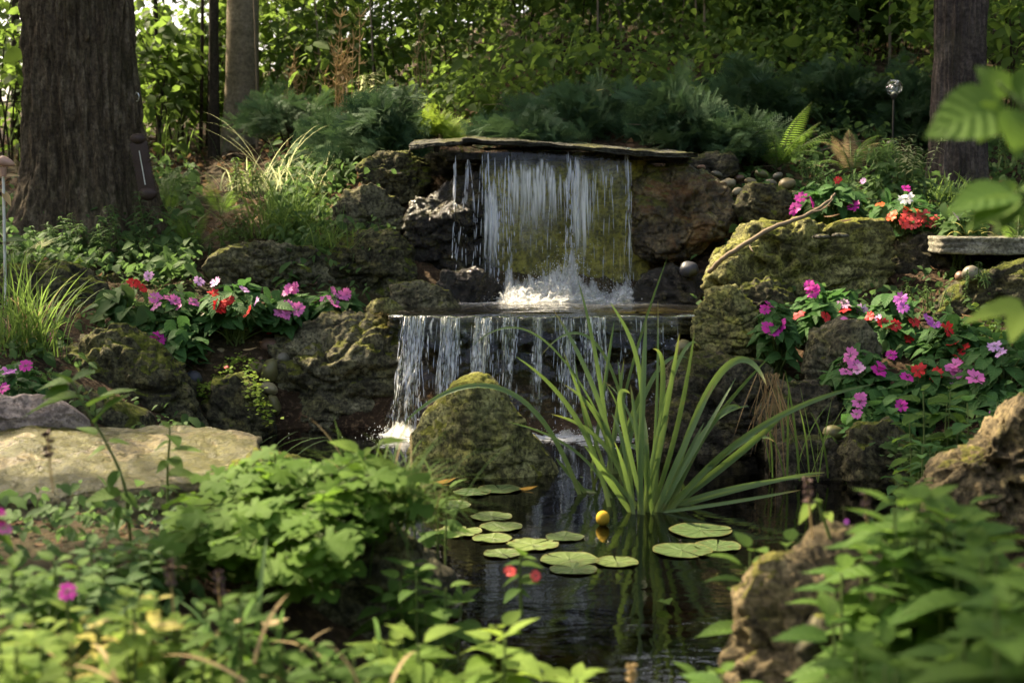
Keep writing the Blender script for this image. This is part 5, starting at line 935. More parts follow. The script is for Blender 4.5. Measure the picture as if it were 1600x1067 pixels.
fern('fern with one long bright frond and brown dead fronds', PX(1330, 270, 6.1), 4, .27, lean=(.1, .8), curve=(.7, 1.8), brown=4)
fern('fern with yellowish fronds right of the scaly tree', PX(1545, 330, 5.1), 8, .22, az=(1.8, 4.6), lean=(.5, 1.1), curve=(.3, .9))
fern('upright fern at the foot of the massive tree', PX(300, 395, 5.75), 8, .24, lean=(.05, .9), curve=(.3, 1.2))
fern('small fern hidden among herbs on the left', PX(130, 425, 5.6), 6, .2, lean=(.3, 1.0))
fern('fern with a single sunlit white-green frond at the left edge', PX(30, 402, 5.5), 4, .17, az=(-.4, .5), lean=(.8, 1.2), curve=(.2, .5), mat='pale')
fern('small fern on the right edge above the bench slab', PX(1590, 380, 4.9), 7, .2, lean=(.3, 1.1))
fern('soft green fern on the slope between massive tree and grass clump', PX(345, 335, 6.3), 8, .24, lean=(.3, 1.0))
fern('broad fern behind the upright fern on the left', PX(265, 330, 6.4), 8, .26, lean=(.3, 1.0))
# upright herbs with whorled narrow leaves
def herb(label, base, n, h, ls=.05, mat='herb', tpl=LANCE, group='leafy herbs', nl=11, name='herb_plant', spread=.25, cat='herb', pair=2):
    t = empty(name, base, label, cat, group); f = MB(); s = MB()
    for k in range(n):
        b0 = base + np.array([R.normal(0, .04), R.normal(0, .04), -.01]) * min(1, n / 3); e = b0 + np.array([R.normal(0, spread), R.normal(0, spread), 1]) * h * R.uniform(.6, 1.1); P = bezier([b0, (b0 + e) / 2 + [0, 0, h * .15], e], 12); tube(s, P, np.linspace(.0028, .001, 12), 5)
        a0 = R.uniform(0, 6)
        for i in range(nl):
            u = .25 + .75 * (i + 1) / nl; p = P[min(11, int(u * 11))]; a0 += 1.57 if pair == 2 else 2.4
            for q in range(pair):
                a = a0 + q * math.pi; fw = np.array([math.cos(a), math.sin(a), R.uniform(-.2, .35)]); inst(f, tpl, p[None], fw, np.array([R.normal(0, .15), R.normal(0, .15), 1]), ls * R.uniform(.7, 1.15) * (1.15 - .55 * u), R.random())
    s.build('stems', M['stem'], t); f.build('leaves', M[mat], t); return t
for lb, px, py, Y, n, h, ls, mt in [('narrow-leaved herb in front of the massive trunk', 205, 400, 5.8, 7, .26, .06, 'herb'), ('bushy narrow-leaved herb left of the fern', 165, 420, 5.7, 6, .2, .06, 'herb'), ('fine herb with yellow-green leaves behind the red flowers', 262, 445, 5.6, 6, .12, .05, 'jenny'), ('pale-tipped herb left of the scaly tree', 1432, 280, 5.7, 5, .17, .05, 'pale'), ('low herb beside the tall grass clump', 375, 375, 5.9, 7, .14, .05, 'herb'), ('herb with sunlit leaves left of the variegated grass', 390, 300, 6.3, 6, .16, .06, 'lush'), ('herb with narrow leaves at the right edge behind the ferns', 1570, 260, 5.8, 6, .22, .05, 'herb'), ('leafy sprout behind the right yews', 1175, 150, 7.2, 4, .22, .08, 'lush'), ('narrow-leaved herb high on the right bank', 1275, 90, 8, 6, .35, .09, 'herb'), ('low herb in the shade left of the moss-capped rock', 330, 400, 5.7, 8, .09, .04, 'herb'), ('small white-flowered sprig by the dried plumes', 590, 165, 7.4, 3, .24, .07, 'pale'), ('herb leaves below the fern on the right', 1290, 300, 5.7, 8, .08, .05, 'herb'), ('small leafy weed under the bench slab', 1535, 445, 4.6, 5, .08, .03, 'herb'), ('low leafy weed between the sedge and the red flowers', 110, 470, 5.3, 9, .12, .05, 'herb'), ('broad patch of soft weeds left of the fern', 230, 415, 5.7, 12, .12, .05, 'herb'), ('weeds at the foot of the massive trunk, left side', 60, 400, 5.8, 10, .14, .05, 'herb'), ('feathery weed in front of the massive trunk', 110, 400, 5.7, 9, .17, .055, 'herb'), ('small bright weed above the long pitted limestone', 360, 380, 5.75, 9, .07, .04, 'lush'), ('weeds behind the upper right impatiens', 1370, 255, 5.9, 10, .1, .05, 'herb'), ('weeds between pebbles and fern on the right', 1270, 275, 6.0, 8, .1, .045, 'herb'), ('tangle of tiny-leaved weed below the dark brown boulder', 1450, 480, 4.75, 12, .09, .022, 'herb')]:
    herb(lb, PX(px, py, Y), n, h, ls, mt)
# creeping ground cover by the cobbles
def creeper(label, pts, n, ls=.016, mat='jenny'):
    b = MB(); C = spline(pts, n); P = C + R.normal(0, .02, (n, 3)) * [1, 1, .6]; inst(b, TINY, P, unit(rdir(n, -.2, .3)), unit(R.normal(0, .4, (n, 3)) + [0, -.5, 1]), ls * R.uniform(.6, 1.3, n), R.random(n))
    tag(b.build('creeping_plant', M[mat], origin=C[0]), label, 'ground cover', 'creeping plants')
creeper('yellow-green creeping plant spilling between the left cobbles', [PX(305, 600, 4.75), PX(330, 610, 4.68), PX(350, 580, 4.8), PX(385, 560, 4.86), PX(395, 590, 4.7), PX(402, 620, 4.6), PX(418, 660, 4.6)], 420)
creeper('thin creeping weed trailing over the right shore rocks', [PX(1400, 690, 3.7), PX(1430, 720, 3.6), PX(1460, 700, 3.6), PX(1500, 690, 3.5), PX(1560, 700, 3.4)], 300, .03, 'herb')
creeper('tiny creeping leaves hanging at the right edge', [PX(1540, 480, 4.4), PX(1555, 510, 4.35), PX(1570, 540, 4.3), PX(1590, 520, 4.3)], 120, .022, 'jenny')

# ------------------------------------------------------------------ pond plants
def pad(label, px, py, w, tint, ragged=0.0):
    Y = CAM_H / math.tan(PITCH + math.atan((py - 533.5) / FPX)); c = PX(px, py, Y); r = w / FPX * Y / 2; n = 44; rot = R.uniform(0, 6.28)
    th = np.linspace(.05, 6.283 - .05, n); rr = r * (1 + .03 * np.sin(th * 3 + px) - ragged * np.clip(noise(np.stack([th * 3, 0 * th + px, 0 * th], 1)) * 2, 0, 1)); b = MB(); rows = []
    for k, f in enumerate((.04, .5, .85, 1.0)):
        z = .0025 + .0012 * (f == 1.0) * (1 + np.sin(th * 4 + py)) + .0006 * np.sin(th * 7); rows.append(np.stack([c[0] + np.cos(th + rot) * rr * f, c[1] + np.sin(th + rot) * rr * f, z], 1))
    V = np.stack(rows, 0); b.add(V.reshape(-1, 3), gridfaces(4, n), np.stack(np.broadcast_arrays(th[None], np.array([0, .5, .85, 1])[:, None]), -1).reshape(-1, 2), tint)
    tag(b.build('lily_pad', M['pad'], origin=(c[0], c[1], 0)), label, 'lily pad', 'lily pads on the pond')
for a in [('dark green lily pad at the foot of the pointed boulder', 780, 765, 70, .05), ('darkest lily pad half hidden beside the pointed boulder', 738, 770, 60, .0), ('bluish lily pad at the back left, under the leafy sprig', 705, 790, 66, .15), ('ragged green lily pad at the back of the floating group', 768, 808, 66, .4), ('green lily pad overlapped by the ragged one', 783, 824, 68, .5), ('torn yellow-green lily pad at the left of the group', 715, 832, 78, .9, .35), ('oval lily pad between torn and largest pads', 770, 842, 64, .75), ('wet pale yellow lily pad in the middle of the group', 832, 852, 84, .95, .25), ('lily pad under the pale yellow one', 785, 866, 60, .6), ('single round green lily pad right of the group', 882, 840, 62, .35), ('largest lily pad at the front right of the group', 890, 875, 94, .65), ('small bright yellow-green lily pad at the right end of the group', 963, 879, 70, .8), ('dull lily pad in front of the largest one', 896, 890, 76, .35), ('dark lily pad right of the irises, back one of three', 1094, 830, 100, .2), ('dark lily pad right of the irises, left front of three', 1066, 861, 96, .25), ('dark lily pad right of the irises, right front of three', 1121, 854, 76, .22)]: pad(*a)
bp = PX(942, 826, 3.33); t = empty('pond_lily_bud', (bp[0], bp[1], 0), 'round yellow pond lily bud standing just above the water', 'flower bud'); b = MB(); V, F = ico(3)
b.add(V * np.array([.0145, .0145, .0165]) * (1 + .16 * abs(np.sin(np.arctan2(V[:, 1], V[:, 0]) * 2.5 + V[:, 2])) * (1 - .5 * V[:, 2]))[:, None] + [bp[0], bp[1], .018], F, None, .7); b.build('bud', plain('yellow_bud', (.42, .27, .03), .9, .1), t)
b = MB(); tube(b, [(bp[0], bp[1], -.12), (bp[0], bp[1], .008)], .004, 6); b.build('stalk', M['stem'], t)
def fallen(label, px, py, Y, w, mat, name='fallen_leaf', on=None, tilt=.2):
    b = MB(); p = PX(px, py, Y); a = R.uniform(-.5, .5); s = w / FPX * Y; inst(b, leaf_tpl(.42, 6, -.10, -.10, .45), (p - [s / 2 * math.cos(a), s / 2 * math.sin(a), 0])[None], np.array([math.cos(a), math.sin(a), .05]), unit(np.array([0, -.22, 1.0])), s, R.random()); tag(b.build(name, M[mat], origin=p), label, 'leaf')
for lb, px, py, w in [('curled orange leaf floating beside the dark lily pad', 826, 763, 30), ('orange leaf floating left of the pointed boulder base', 697, 752, 34)]: fallen(lb, px, py, CAM_H / math.tan(PITCH + math.atan((py - 533.5) / FPX)) - .02, w, 'orange')
fallen('yellow leaf caught on the broad dark yew', 938, 141, 6.35, 14, 'yellow'); fallen('pale tan leaf on the cobbles left of the craggy boulder', 391, 546, 4.85, 24, 'straw')
fallen('curled grey-brown dead leaf on top of the huge boulder, left of two', 1300, 338, 5.05, 26, 'litter'); fallen('curled grey-brown dead leaf on top of the huge boulder, right of two', 1322, 345, 5.0, 24, 'litter'); fallen('big brown dead leaf behind the branch on the huge boulder', 1283, 325, 5.15, 30, 'litter'); fallen('red-brown dead leaf at the left bank under the pale foreground plant', 1090 - 660, 972, 1.7, 44, 'straw')
for x, y, l in [(1283, 370, 'left'), (1312, 368, 'right')]:
    b = MB(); V, F = ico(2); p = PX(x, y, 4.82); b.add(V * [.03, .025, .01] * (1 + .2 * fbm(V * 2 + x, 2))[:, None] + p, F); tag(b.build('stone_chip', MROCK['grey'], origin=p), 'flat grey stone chip lying on the huge boulder, %s one of the pair' % l, 'stone chip')
# branch
b = MB(); P = spline([PX(x, y, Y) for x, y, Y in [(1108, 424, 4.9), (1130, 404, 4.85), (1160, 384, 4.83), (1205, 357, 4.83), (1255, 338, 4.85), (1290, 318, 4.9), (1305, 303, 4.92)]], 40); P += R.normal(0, .0015, P.shape); bt = empty('fallen_branch', P[0], 'crooked pale dead branch leaning across the huge pitted boulder', 'branch'); tube(b, P, np.interp(np.arange(40), [0, 20, 39], [.009, .008, .004]), 8); b.build('branch', M['twig'], bt)
b = MB(); tube(b, spline([PX(1170, 380, 4.83), PX(1174, 390, 4.8), PX(1178, 394, 4.79)], 6), [.004, .003, .003, .003, .002, .001], 6); tube(b, spline([P[28], P[28] + [.04, -.01, .01], P[28] + [.075, 0, .045]], 6), [.004, .003, .003, .002, .002, .001], 6); b.build('twigs', M['twig'], bt)
# dried plumes on the bank
for px, py, Y, h, lb in [(540, 160, 7.6, .42, 'tallest pale dried plume stalks above the left yew'), (528, 180, 7.7, .3, 'shorter dried plume stalks left of the tallest'), (470, 165, 8.2, .28, 'bare tan stalks behind the spreading yew'), (660, 170, 7.8, .42, 'bunch of thin dry upright stems behind the roof slab')]:
    t = empty('dried_plume', PX(px, py, Y), lb, 'dried plant', 'dried plumes on the bank'); s = MB(); f = MB()
    for k in range(6):
        b0 = PX(px + R.normal(0, 9), py + 5, Y); b0[2] = min(b0[2], H(b0[0], b0[1])[0] + .02); e = PX(px + R.normal(0, 12), py, Y) + [0, 0, h * R.uniform(.6, 1.1)]; P = bezier([b0, (b0 + e) / 2 + [R.normal(0, .01), 0, 0], e], 12); tube(s, P, np.linspace(.0035, .0016, 12), 5)
        for i in range(7, 12):
            for j in range(4 if px < 600 else 1): d = rdir(1, .2, .9)[0] * R.uniform(.03, .06); tube(f, [P[i], P[i] + d * .6, P[i] + d + [0, 0, .01]], [.0016, .0024, .0008], 4)
    s.build('stalks', M['straw'], t); f.build('seed_head', M['straw'], t)
# leaf litter and twigs
def litter(n, xr, yr, ls, label, mat='litter'):
    b = MB(); x = R.uniform(*xr, n); y = R.uniform(*yr, n); P = np.stack([x, y, H(x, y) + .012], 1); inst(b, leaf_tpl(.5, 3, -.25, -.2, .45), P, unit(rdir(n, -.15, .3)), unit(R.normal(0, .4, (n, 3)) + [0, 0, 1]), ls * R.uniform(.5, 1.3, n), R.random(n)); tag(b.build('leaf_litter', M[mat], origin=(np.mean(xr), np.mean(yr), float(P[:, 2].min()))), label, None, None, 'stuff')
litter(1500, (-4, -.4), (6, 9.5), .07, 'brown fallen leaves covering the ground around the left trees'); litter(1300, (-.5, 4.5), (6.2, 9.5), .06, 'brown fallen leaves scattered on the bank behind the waterfall'); litter(500, (.6, 2), (4.2, 6.2), .04, 'fallen leaves among the right bank plants'); litter(500, (-1.5, -.4), (1.5, 2.8), .022, 'fallen leaves between the small foreground stones'); litter(400, (-2, -.5), (4.8, 6.2), .04, 'fallen leaves among the left bank plants')
b = MB()
for k in range(160):
    x, y = R.uniform(-2.6, 2.8), R.uniform(6.3, 9); p = np.array([x, y, H(x, y)[0] + .015]); d = rdir(1, -.02, .18)[0] * R.uniform(.08, .4); tube(b, [p, p + d * .5 + [0, 0, .015], p + d], [.004, .003, .001], 5)
tag(b.build('twig_litter', M['twig'], origin=(0, 7, 1)), 'dry twigs strewn over the woodland floor', None, None, 'stuff')
# ------------------------------------------------------------------ foreground plants
def leafy(label, box, Y, n, ls, mat='lush', tpl=OVATS, dy=.2, group='foreground plants', name='leafy_plant', whorl=True, cat='plant'):
    """leafy sprigs topping out inside a pixel box at depth Y; every sprig carries opposite pairs and a top rosette"""
    x0, y0, x1, y1 = box; base = PX((x0 + x1) / 2, y1, Y); base[2] = min(base[2], H(base[0], base[1])[0]); t = empty(name, base, label, cat, group); f = MB(); s = MB()
    for k in range(n):
        u, v = R.random(), R.random() ** 1.1; yy = Y + R.uniform(-dy, dy); e = PX(x0 + u * (x1 - x0), y0 + v * (y1 - y0), yy); b0 = base + np.array([(e[0] - base[0]) * .8, yy - Y, 0]); b0[2] = H(b0[0], b0[1])[0] - .01
        if e[2] < b0[2] + .02: e[2] = b0[2] + .04
        P = bezier([b0, b0 + (e - b0) * [.3, .3, .6], e], 10); tube(s, P, np.linspace(.0032, .0016, 10), 5); a0 = R.uniform(0, 6.28)
        for lv, (pp, sc, el) in enumerate([(1.0, .55, .55), (.98, .85, .18), (.84, 1.0, -.02), (.66, .95, -.15), (.48, .8, -.2)]):
            a0 += 1.57 + R.normal(0, .15); p = P[int(pp * 9)]
            for q in (0, math.pi):
                a = a0 + q + R.normal(0, .12); fw = np.array([math.cos(a), math.sin(a), el + R.normal(0, .14)]); inst(f, tpl, (p + unit(fw) * ls * .12)[None], fw, np.array([R.normal(0, .15), R.normal(0, .15) - .1, 1]), ls * sc * R.uniform(.8, 1.15), np.clip(R.random() * .6 + (.4 if lv == 0 else 0), 0, 1))
    s.build('stems', M['stem'], t); f.build('leaves', M[mat], t); return t
# right mass
for lb, bx, Y, n, ls, mt in [('lime-green sprig leaning over the tan boulder', (1165, 850, 1240, 890), 2.12, 3, .085, 'lush'), ('broad leafy plant at the top of the right foreground mass', (1360, 780, 1560, 850), 1.75, 12, .085, 'lush'), ('leafy plant spreading behind the tan boulder', (1300, 800, 1430, 870), 2.05, 9, .075, 'lush'), ('dense leafy plant in the middle of the right foreground', (1420, 860, 1600, 960), 1.6, 15, .078, 'lush'), ('leafy plant hugging the right side of the tan boulder', (1300, 870, 1400, 990), 1.64, 7, .068, 'lush'), ('low leafy plant beside the small grey stone', (1310, 1010, 1420, 1090), 1.5, 6, .06, 'lush'), ('leafy plant in the bottom right corner', (1430, 980, 1620, 1080), 1.4, 12, .07, 'lush'), ('low leafy plant at the bottom right of centre', (1345, 1030, 1440, 1100), 1.4, 5, .06, 'lush'), ('blurred leafy plant at the right edge, nearest the camera', (1530, 900, 1680, 1060), 1.25, 8, .08, 'lush'), ('small light green plant by the craggy yellow-brown rock', (1385, 745, 1440, 800), 2.3, 5, .045, 'lush'), ('leafy plant between water and tan boulder at the bottom', (1050, 1045, 1170, 1090), 1.7, 5, .06, 'lush'), ('young nettle-like plant on the lower right bank', (1415, 600, 1510, 690), 3.5, 7, .075, 'lush'), ('nettle-like plant at the right edge of the lower bank', (1500, 620, 1600, 700), 3.3, 6, .07, 'imp'), ('leafy plant sagging over the lower right shore', (1390, 690, 1480, 740), 3.4, 7, .05, 'imp'),
 ('lime rosette plant at the bottom centre', (740, 975, 800, 1010), 1.85, 3, .075, 'lime'), ('lime leafy plant left of the bottom centre', (590, 1005, 680, 1040), 1.8, 4, .08, 'lime'), ('round-leaved green plant below the lily pads', (600, 885, 720, 960), 2.1, 8, .065, 'lush'), ('leafy plant at the very bottom, right of centre', (800, 1055, 910, 1080), 1.7, 4, .065, 'lime'), ('leafy sprig reaching over the back left lily pad', (640, 765, 700, 790), 2.5, 3, .065, 'lush'), ('low green plant at the bottom left of centre', (480, 1010, 600, 1080), 1.65, 9, .045, 'lush'), ('pale leafy plant in the bottom left corner', (-40, 960, 160, 1080), 1.45, 14, .042, 'lime'), ('green plant at the left edge below the slab', (-40, 870, 130, 930), 1.8, 10, .045, 'lush'), ('mixed pale and green plant at the bottom left', (140, 930, 340, 1060), 1.6, 18, .042, 'lime'), ('green plant under the lobed leaves at the bottom left', (300, 940, 470, 1060), 1.75, 14, .045, 'lush'), ('yellowed small plant at the bottom left', (30, 900, 260, 1000), 1.65, 5, .032, 'yellow'), ('scrubby green plant below the small stones at the left', (60, 850, 260, 930), 1.95, 14, .04, 'herb'), ('low plant between the small stones and the lobed leaves', (170, 850, 300, 960), 2.05, 12, .045, 'lush')]: leafy(lb, bx, Y, n, ls, mt, dy=.12 if Y < 2 else .08)
def sprig(label, pts, leaves, ls, mat, flowers=(), group='foreground sprigs', tpl=OVATE, up=(0, -.35, 1)):
    """one stem through pixel points with leaves placed where the photograph has them: (px, py, tip px, tip py)"""
    P = [PX(*p) for p in pts]; g = H(P[0][0], P[0][1])[0]; t = empty('leafy_sprig', P[0], label, 'sprig', group); s = MB(); f = MB()
    tube(s, spline(P, 20), np.linspace(.003, .0015, 20), 6)
    for a, b_, c, d, Y in leaves:
        p, e = PX(a, b_, Y), PX(c, d, Y - R.uniform(-.02, .05)); L = np.linalg.norm(e - p); inst(f, tpl, p[None], e - p, unit(np.array(up) + R.normal(0, .15, 3)), L, R.random(), xs=ls)
    s.build('stem', M['stem'], t); f.build('leaves', M[mat], t)
    for fl in flowers: bloom(t, fl[0], fl[1], pts[-1][2] - .02, *fl[2:])
sprig('tall thin sprig with drooping leaf pairs in front of the dome-shaped boulder', [(205, 860, 2.3), (195, 760, 2.3), (165, 690, 2.3), (135, 640, 2.3), (110, 590, 2.3)], [(110, 598, 75, 572, 2.28), (110, 598, 142, 572, 2.28), (106, 598, 52, 600, 2.3), (108, 604, 62, 618, 2.3), (120, 620, 25, 635, 2.25), (138, 635, 205, 592, 2.3), (148, 660, 190, 605, 2.28), (150, 680, 120, 660, 2.3), (170, 690, 205, 688, 2.3), (165, 700, 130, 712, 2.3), (185, 735, 165, 765, 2.28), (190, 770, 130, 775, 2.28), (190, 790, 175, 830, 2.26), (190, 770, 218, 790, 2.3)], 1.0, 'lush')
sprig('small upright sprig between slab and lobed leaves', [(262, 800, 2.5), (262, 730, 2.5), (265, 690, 2.5), (265, 665, 2.5)], [(265, 668, 252, 655, 2.5), (265, 668, 280, 656, 2.5), (265, 680, 282, 690, 2.5), (264, 690, 238, 700, 2.5), (266, 705, 315, 695, 2.48), (262, 720, 245, 735, 2.5), (265, 715, 285, 728, 2.5), (262, 740, 305, 735, 2.5), (262, 760, 285, 760, 2.5)], .9, 'lush')
sprig('sprig with two red-pink flowers in front of the lily pads', [(815, 960, 2.1), (812, 900, 2.1), (815, 860, 2.1)], [(815, 868, 800, 842, 2.1), (815, 872, 838, 868, 2.1), (813, 880, 785, 878, 2.1), (813, 882, 850, 880, 2.1), (812, 900, 780, 912, 2.1), (812, 905, 842, 905, 2.1), (812, 920, 785, 935, 2.08), (812, 925, 835, 930, 2.1)], 1.0, 'lush', [(797, 893, 'coral', 32, (0, -.6, .8)), (837, 899, 'coral', 28, (.2, -.8, .5))])
sprig('out-of-focus broad leaves hanging in from the upper right', [(1680, 260, 1.3), (1620, 190, 1.28), (1580, 150, 1.28), (1560, 130, 1.28)], [(1570, 165, 1455, 195, 1.28), (1575, 150, 1530, 100, 1.3), (1585, 150, 1640, 100, 1.3), (1580, 170, 1600, 240, 1.26), (1560, 160, 1525, 225, 1.27), (1600, 180, 1660, 200, 1.27)], 1.35, 'lush', up=(-.2, -1, .7))
sprig('blurred leaf cluster at the right edge above the bench slab', [(1680, 380, 1.4), (1610, 320, 1.4), (1585, 300, 1.4)], [(1585, 302, 1485, 310, 1.4), (1588, 310, 1510, 345, 1.38), (1592, 315, 1550, 360, 1.38), (1592, 300, 1640, 275, 1.4), (1588, 300, 1565, 275, 1.42), (1600, 320, 1620, 370, 1.38)], 1.0, 'lush', up=(-.1, -.7, .8))
sprig('yellowish blurred leaves at the right edge beside the mossy boulder', [(1700, 560, 1.5), (1640, 500, 1.5), (1600, 478, 1.5)], [(1600, 482, 1508, 486, 1.5), (1598, 478, 1560, 460, 1.52), (1600, 485, 1580, 520, 1.48), (1605, 480, 1650, 470, 1.5)], .8, 'lime', up=(0, -.5, 1))
sprig('short-stemmed plant with a large pink-magenta flower in the left foreground', [(108, 1000, 1.7), (106, 950, 1.7), (105, 930, 1.7)], [(106, 950, 78, 935, 1.7), (106, 955, 140, 945, 1.7), (106, 970, 70, 985, 1.68), (106, 975, 140, 990, 1.7)], .8, 'lime', [(105, 925, 'magenta', 48, (.1, -.7, .7))])
sprig('plant with pink flowers cut by the left edge', [(-20, 900, 1.9), (-12, 850, 1.9), (-5, 800, 1.9)], [(-8, 830, 25, 850, 1.9), (-10, 845, -40, 860, 1.9), (-8, 810, 22, 800, 1.9)], .9, 'lush', [(2, 800, 'magenta', 26), (6, 825, 'pink', 40), (-6, 815, 'magenta', 36)])
sprig('tiny round-leaved seedling standing in the pond', [(1040, 975, 2.65), (1040, 950, 2.65), (1036, 938, 2.65)], [(1036, 938, 1030, 934, 2.65), (1036, 938, 1044, 936, 2.65), (1042, 955, 1056, 950, 2.65), (1040, 957, 1028, 956, 2.65)], 1.3, 'lush')
sprig('drooping sprig above the right foreground plants', [(1300, 850, 2.0), (1280, 790, 2.0), (1272, 782, 2.0)], [(1272, 784, 1250, 800, 2.0), (1270, 788, 1245, 815, 2.0), (1275, 782, 1290, 780, 2.0), (1290, 800, 1300, 810, 2.0), (1285, 790, 1268, 776, 2.0)], .9, 'lime', [(1323, 815, 'violet', 14)])
sprig('leafy tip beside the lobed leaves and the water', [(590, 760, 2.3), (560, 720, 2.3), (600, 690, 2.3)], [(590, 695, 635, 680, 2.3), (585, 700, 600, 712, 2.3), (560, 705, 515, 682, 2.3), (580, 700, 560, 715, 2.3), (560, 715, 600, 720, 2.3), (575, 725, 640, 735, 2.28)], .9, 'lime')
# lobed-leaf mound
t = empty('lobed_leaf_plant', PX(440, 900, 2.35), 'spreading mound of lobed light green leaves over the brown boulder', 'plant'); f = MB(); s = MB(); b0 = PX(440, 860, 2.35)
for px, py, rx, ry, n, Y in [(470, 760, 130, 45, 62, 2.3), (560, 775, 60, 50, 24, 2.2), (400, 830, 110, 60, 44, 2.15), (480, 850, 90, 60, 34, 2.05), (330, 840, 60, 40, 22, 2.2), (520, 735, 90, 25, 24, 2.35), (360, 770, 60, 30, 18, 2.35)]:
    for k in range(int(n * 2.1)):
        q = R.normal(0, .5, 2); p = PX(px + rx * q[0], py + ry * q[1], Y + R.uniform(-.1, .1)); L = R.uniform(.034, .058); a = R.uniform(0, 6.28); fw = np.array([math.cos(a), math.sin(a) * .8 - .35, R.uniform(-.45, .05)])
        inst(f, GERAN, p[None], fw, unit(np.array([R.normal(0, .22), -.35 + R.normal(0, .2), 1])), L, np.clip(R.normal(.55, .25), 0, 1)); tube(s, bezier([b0 + R.normal(0, .03, 3), (b0 + p) / 2 + [0, 0, .05], p], 7), .0014, 4)
s.build('stalks', M['stem'], t); f.build('leaves', M['geran'], t)
# dusky seed spikes
for px, py, Y, lb in [(75, 690, 2.0, 'dark blurred seed spike before the sunlit slab'), (265, 890, 1.7, 'reddish-brown seed spike in the left foreground'), (340, 905, 1.8, 'brown seed spike beside the lobed leaves'), (1262, 762, 1.9, 'pinkish-brown seed spike over the water at the right'), (1352, 785, 1.8, 'dusky seed spike above the right leafy mass'), (985, 1052, 1.75, 'pink-brown bud at the bottom edge')]:
    t = empty('seed_spike', PX(px, py + 70, Y), lb, 'seed head', 'seed spikes'); s = MB(); f = MB(); P = bezier([PX(px + 8, py + 80, Y), PX(px + 3, py + 40, Y), PX(px, py - 12, Y)], 10); tube(s, P, .0014, 4); C = np.repeat(P[6:], 14, 0); inst(f, TINY, C, unit(rdir(len(C), -.2, .8)), rdir(len(C)), .009 * R.uniform(.6, 1.2, len(C)), R.random(len(C))); s.build('stalk', M['straw'], t); f.build('seeds', plain('dusky_seed', (.10, .06, .05), .8) if px != 985 else M['straw'], t)

for lb, px, py, Y, c in [('single red petal fallen on the left cobbles', 349, 574, 4.82, 'red'), ('red petal fallen below the left impatiens', 415, 521, 5.02, 'red'), ('pale petal fallen beside the red one on the left bank', 424, 511, 5.05, 'lilac'), ('pink petal lying on the rounded boulder', 1312, 498, 4.3, 'pink')]:
    b = MB(); p = PX(px, py, Y); inst(b, TINY, p[None], np.array([1, -.3, .1]), np.array([0, -.6, 1]), .026, .5); tag(b.build('fallen_petal', MPET[c], origin=p), lb, 'petal')
# ------------------------------------------------------------------ small man-made things
# glass globe lamp
Y = 6.15; c = PX(1397, 137, Y); b0 = PX(1395, 224, Y); r = 12.6 / FPX * Y; t = empty('garden_lamp', (c[0], Y, H(c[0], Y)[0]), 'crackled clear glass globe lamp on a thin black stake', 'garden lamp')
V, F = ico(4); b = MB(); b.add(V * r + c, F); b.build('globe', M['globe'], t)
b = MB(); V2, F2 = ico(2); b.add(V2 * [r * .3, r * .3, r * .2] + c - [0, 0, r * .72], F2); b.build('bulb_holder', M['white'], t)
b = MB(); tube(b, [c - [0, 0, r * 1.35], c - [0, 0, r * .9], c - [0, 0, r * .82]], [.008, .017, .014], 14); b.build('collar', M['iron'], t)
b = MB(); tube(b, [(c[0], Y, H(c[0], Y)[0] - .1), c - [0, 0, r * 1.2]], .0042, 8); b.build('stake', M['iron'], t)
b = MB(); zb = b0[2]; tube(b, [(c[0], Y, zb - .014), (c[0], Y, zb - .012), (c[0], Y, zb + .006), (c[0], Y, zb + .012)], [.012, .026, .026, .008], 18); b.build('base_disc', M['iron'], t)
# thermometer leaning on the massive trunk
Y = 5.98; a, e = PX(217, 222, Y), PX(231, 300, Y); t = empty('garden_thermometer', e, 'brown cast-metal thermometer with scalloped edges leaning on the massive trunk', 'thermometer'); ax_ = unit(e - a); sd = unit(np.cross(ax_, [0, 1, 0])); L = np.linalg.norm(e - a)
def plate(pts, th, mat, name, off=0.0):
    n = len(pts); P = np.array([a + ax_ * v * L + sd * u * L + np.array([0, -off, 0]) for u, v in pts]); cc = P.mean(0); b = MB(); V = np.vstack([P - [0, th, 0], P, cc - [0, th * 1.5, 0], cc]); F = [[i, (i + 1) % n, 2 * n] for i in range(n)] + [[n + (i + 1) % n, n + i, 2 * n + 1] for i in range(n)]
    b.add(V, np.array(F)); b.add(np.vstack([P - [0, th, 0], P]), np.array([[i, n + i, n + (i + 1) % n, (i + 1) % n] for i in range(n)])); b.build(name, mat, t)
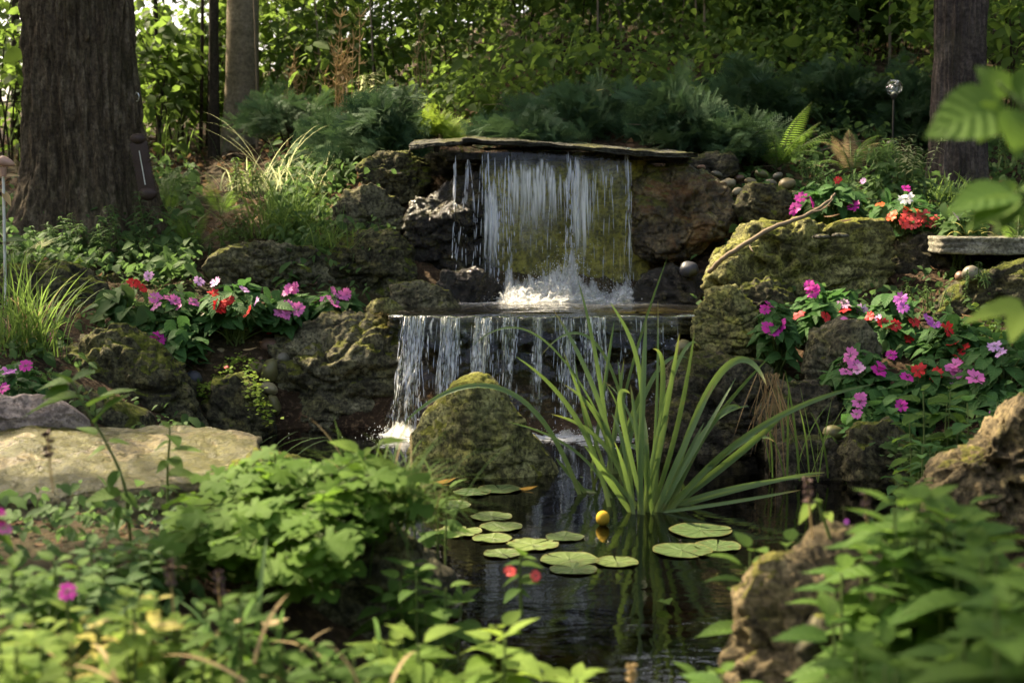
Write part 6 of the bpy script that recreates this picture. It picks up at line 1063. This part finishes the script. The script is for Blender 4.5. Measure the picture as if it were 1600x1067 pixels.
k = np.linspace(0, 1, 49); wv = .14 + .045 * np.abs(np.sin(k * np.pi * 12)); plate([(w, v) for w, v in zip(wv, k)] + [(-w, v) for w, v in zip(wv[::-1], k[::-1])], .012, M['rustiron'], 'backplate')
b = MB(); V, F = ico(3)
for v, sx, sz in ((-.06, .16, .11), (1.04, .19, .14)):
    b = MB(); b.add((V * np.array([sx, .09, sz]) * (1 + .12 * noise(V * 4 + v))[:, None]) * L + a + ax_ * v * L - [0, .006, 0], F); b.build('ornament', M['rustiron'], t)
b = MB(); tube(b, [a + ax_ * L * .18 - [0, .021, 0], a + ax_ * L * .86 - [0, .021, 0]], .0022, 8); b.build('glass_tube', M['white'], t)
# hook
Y = 6.06; h0 = PX(214, 150, Y); t = empty('screw_hook', h0, 'small bright steel hook screwed into the massive trunk', 'hook'); an = np.linspace(2.4, -1.9, 14); rr = .018; b = MB(); tube(b, np.vstack([[h0 + [-.02, .07, .02]], [h0 + [rr * .55 * math.cos(x), -.3 * rr * math.cos(x), rr * math.sin(x) - .005] for x in an]]), .0026, 8); b.build('hook_wire', M['steel'], t)
# painted bird stake at the left edge
Y = 5.0; c = PX(5, 252, Y); t = empty('garden_stake', gpt(5, 415, Y), 'metal garden stake with a faded pink bird head and leaf shapes at the left edge', 'garden stake')
b = MB(); tube(b, [gpt(7, 430, Y) - [0, 0, .05], PX(5, 268, Y)], .0052, 8); b.build('stake', M['white'], t)
b = MB(); V, F = ico(3); P = V * [.021, .018, .019]; P[:, 0] += np.clip(V[:, 0], 0, 1) ** 2 * .02; P[:, 2] -= np.clip(V[:, 0], 0, 1) ** 2 * .012; b.add(P + c, F); tube(b, [PX(5, 276, Y), PX(5, 262, Y)], [.009, .014], 10); b.build('bird_head', M['bird'], t)
for lx_, ly, tx, ty in [(4, 278, 30, 272), (5, 300, 18, 322), (5, 378, 45, 372), (5, 386, -25, 396)]:
    b = MB(); p, e = PX(lx_, ly, Y), PX(tx, ty, Y - .02); inst(b, leaf_tpl(.4, 6, .2, .1, .4), p[None], e - p, np.array([0, -.5, 1]), np.linalg.norm(e - p), .5); b.build('leaf_blade', M['straw'] if ly < 350 else M['herb'], t)
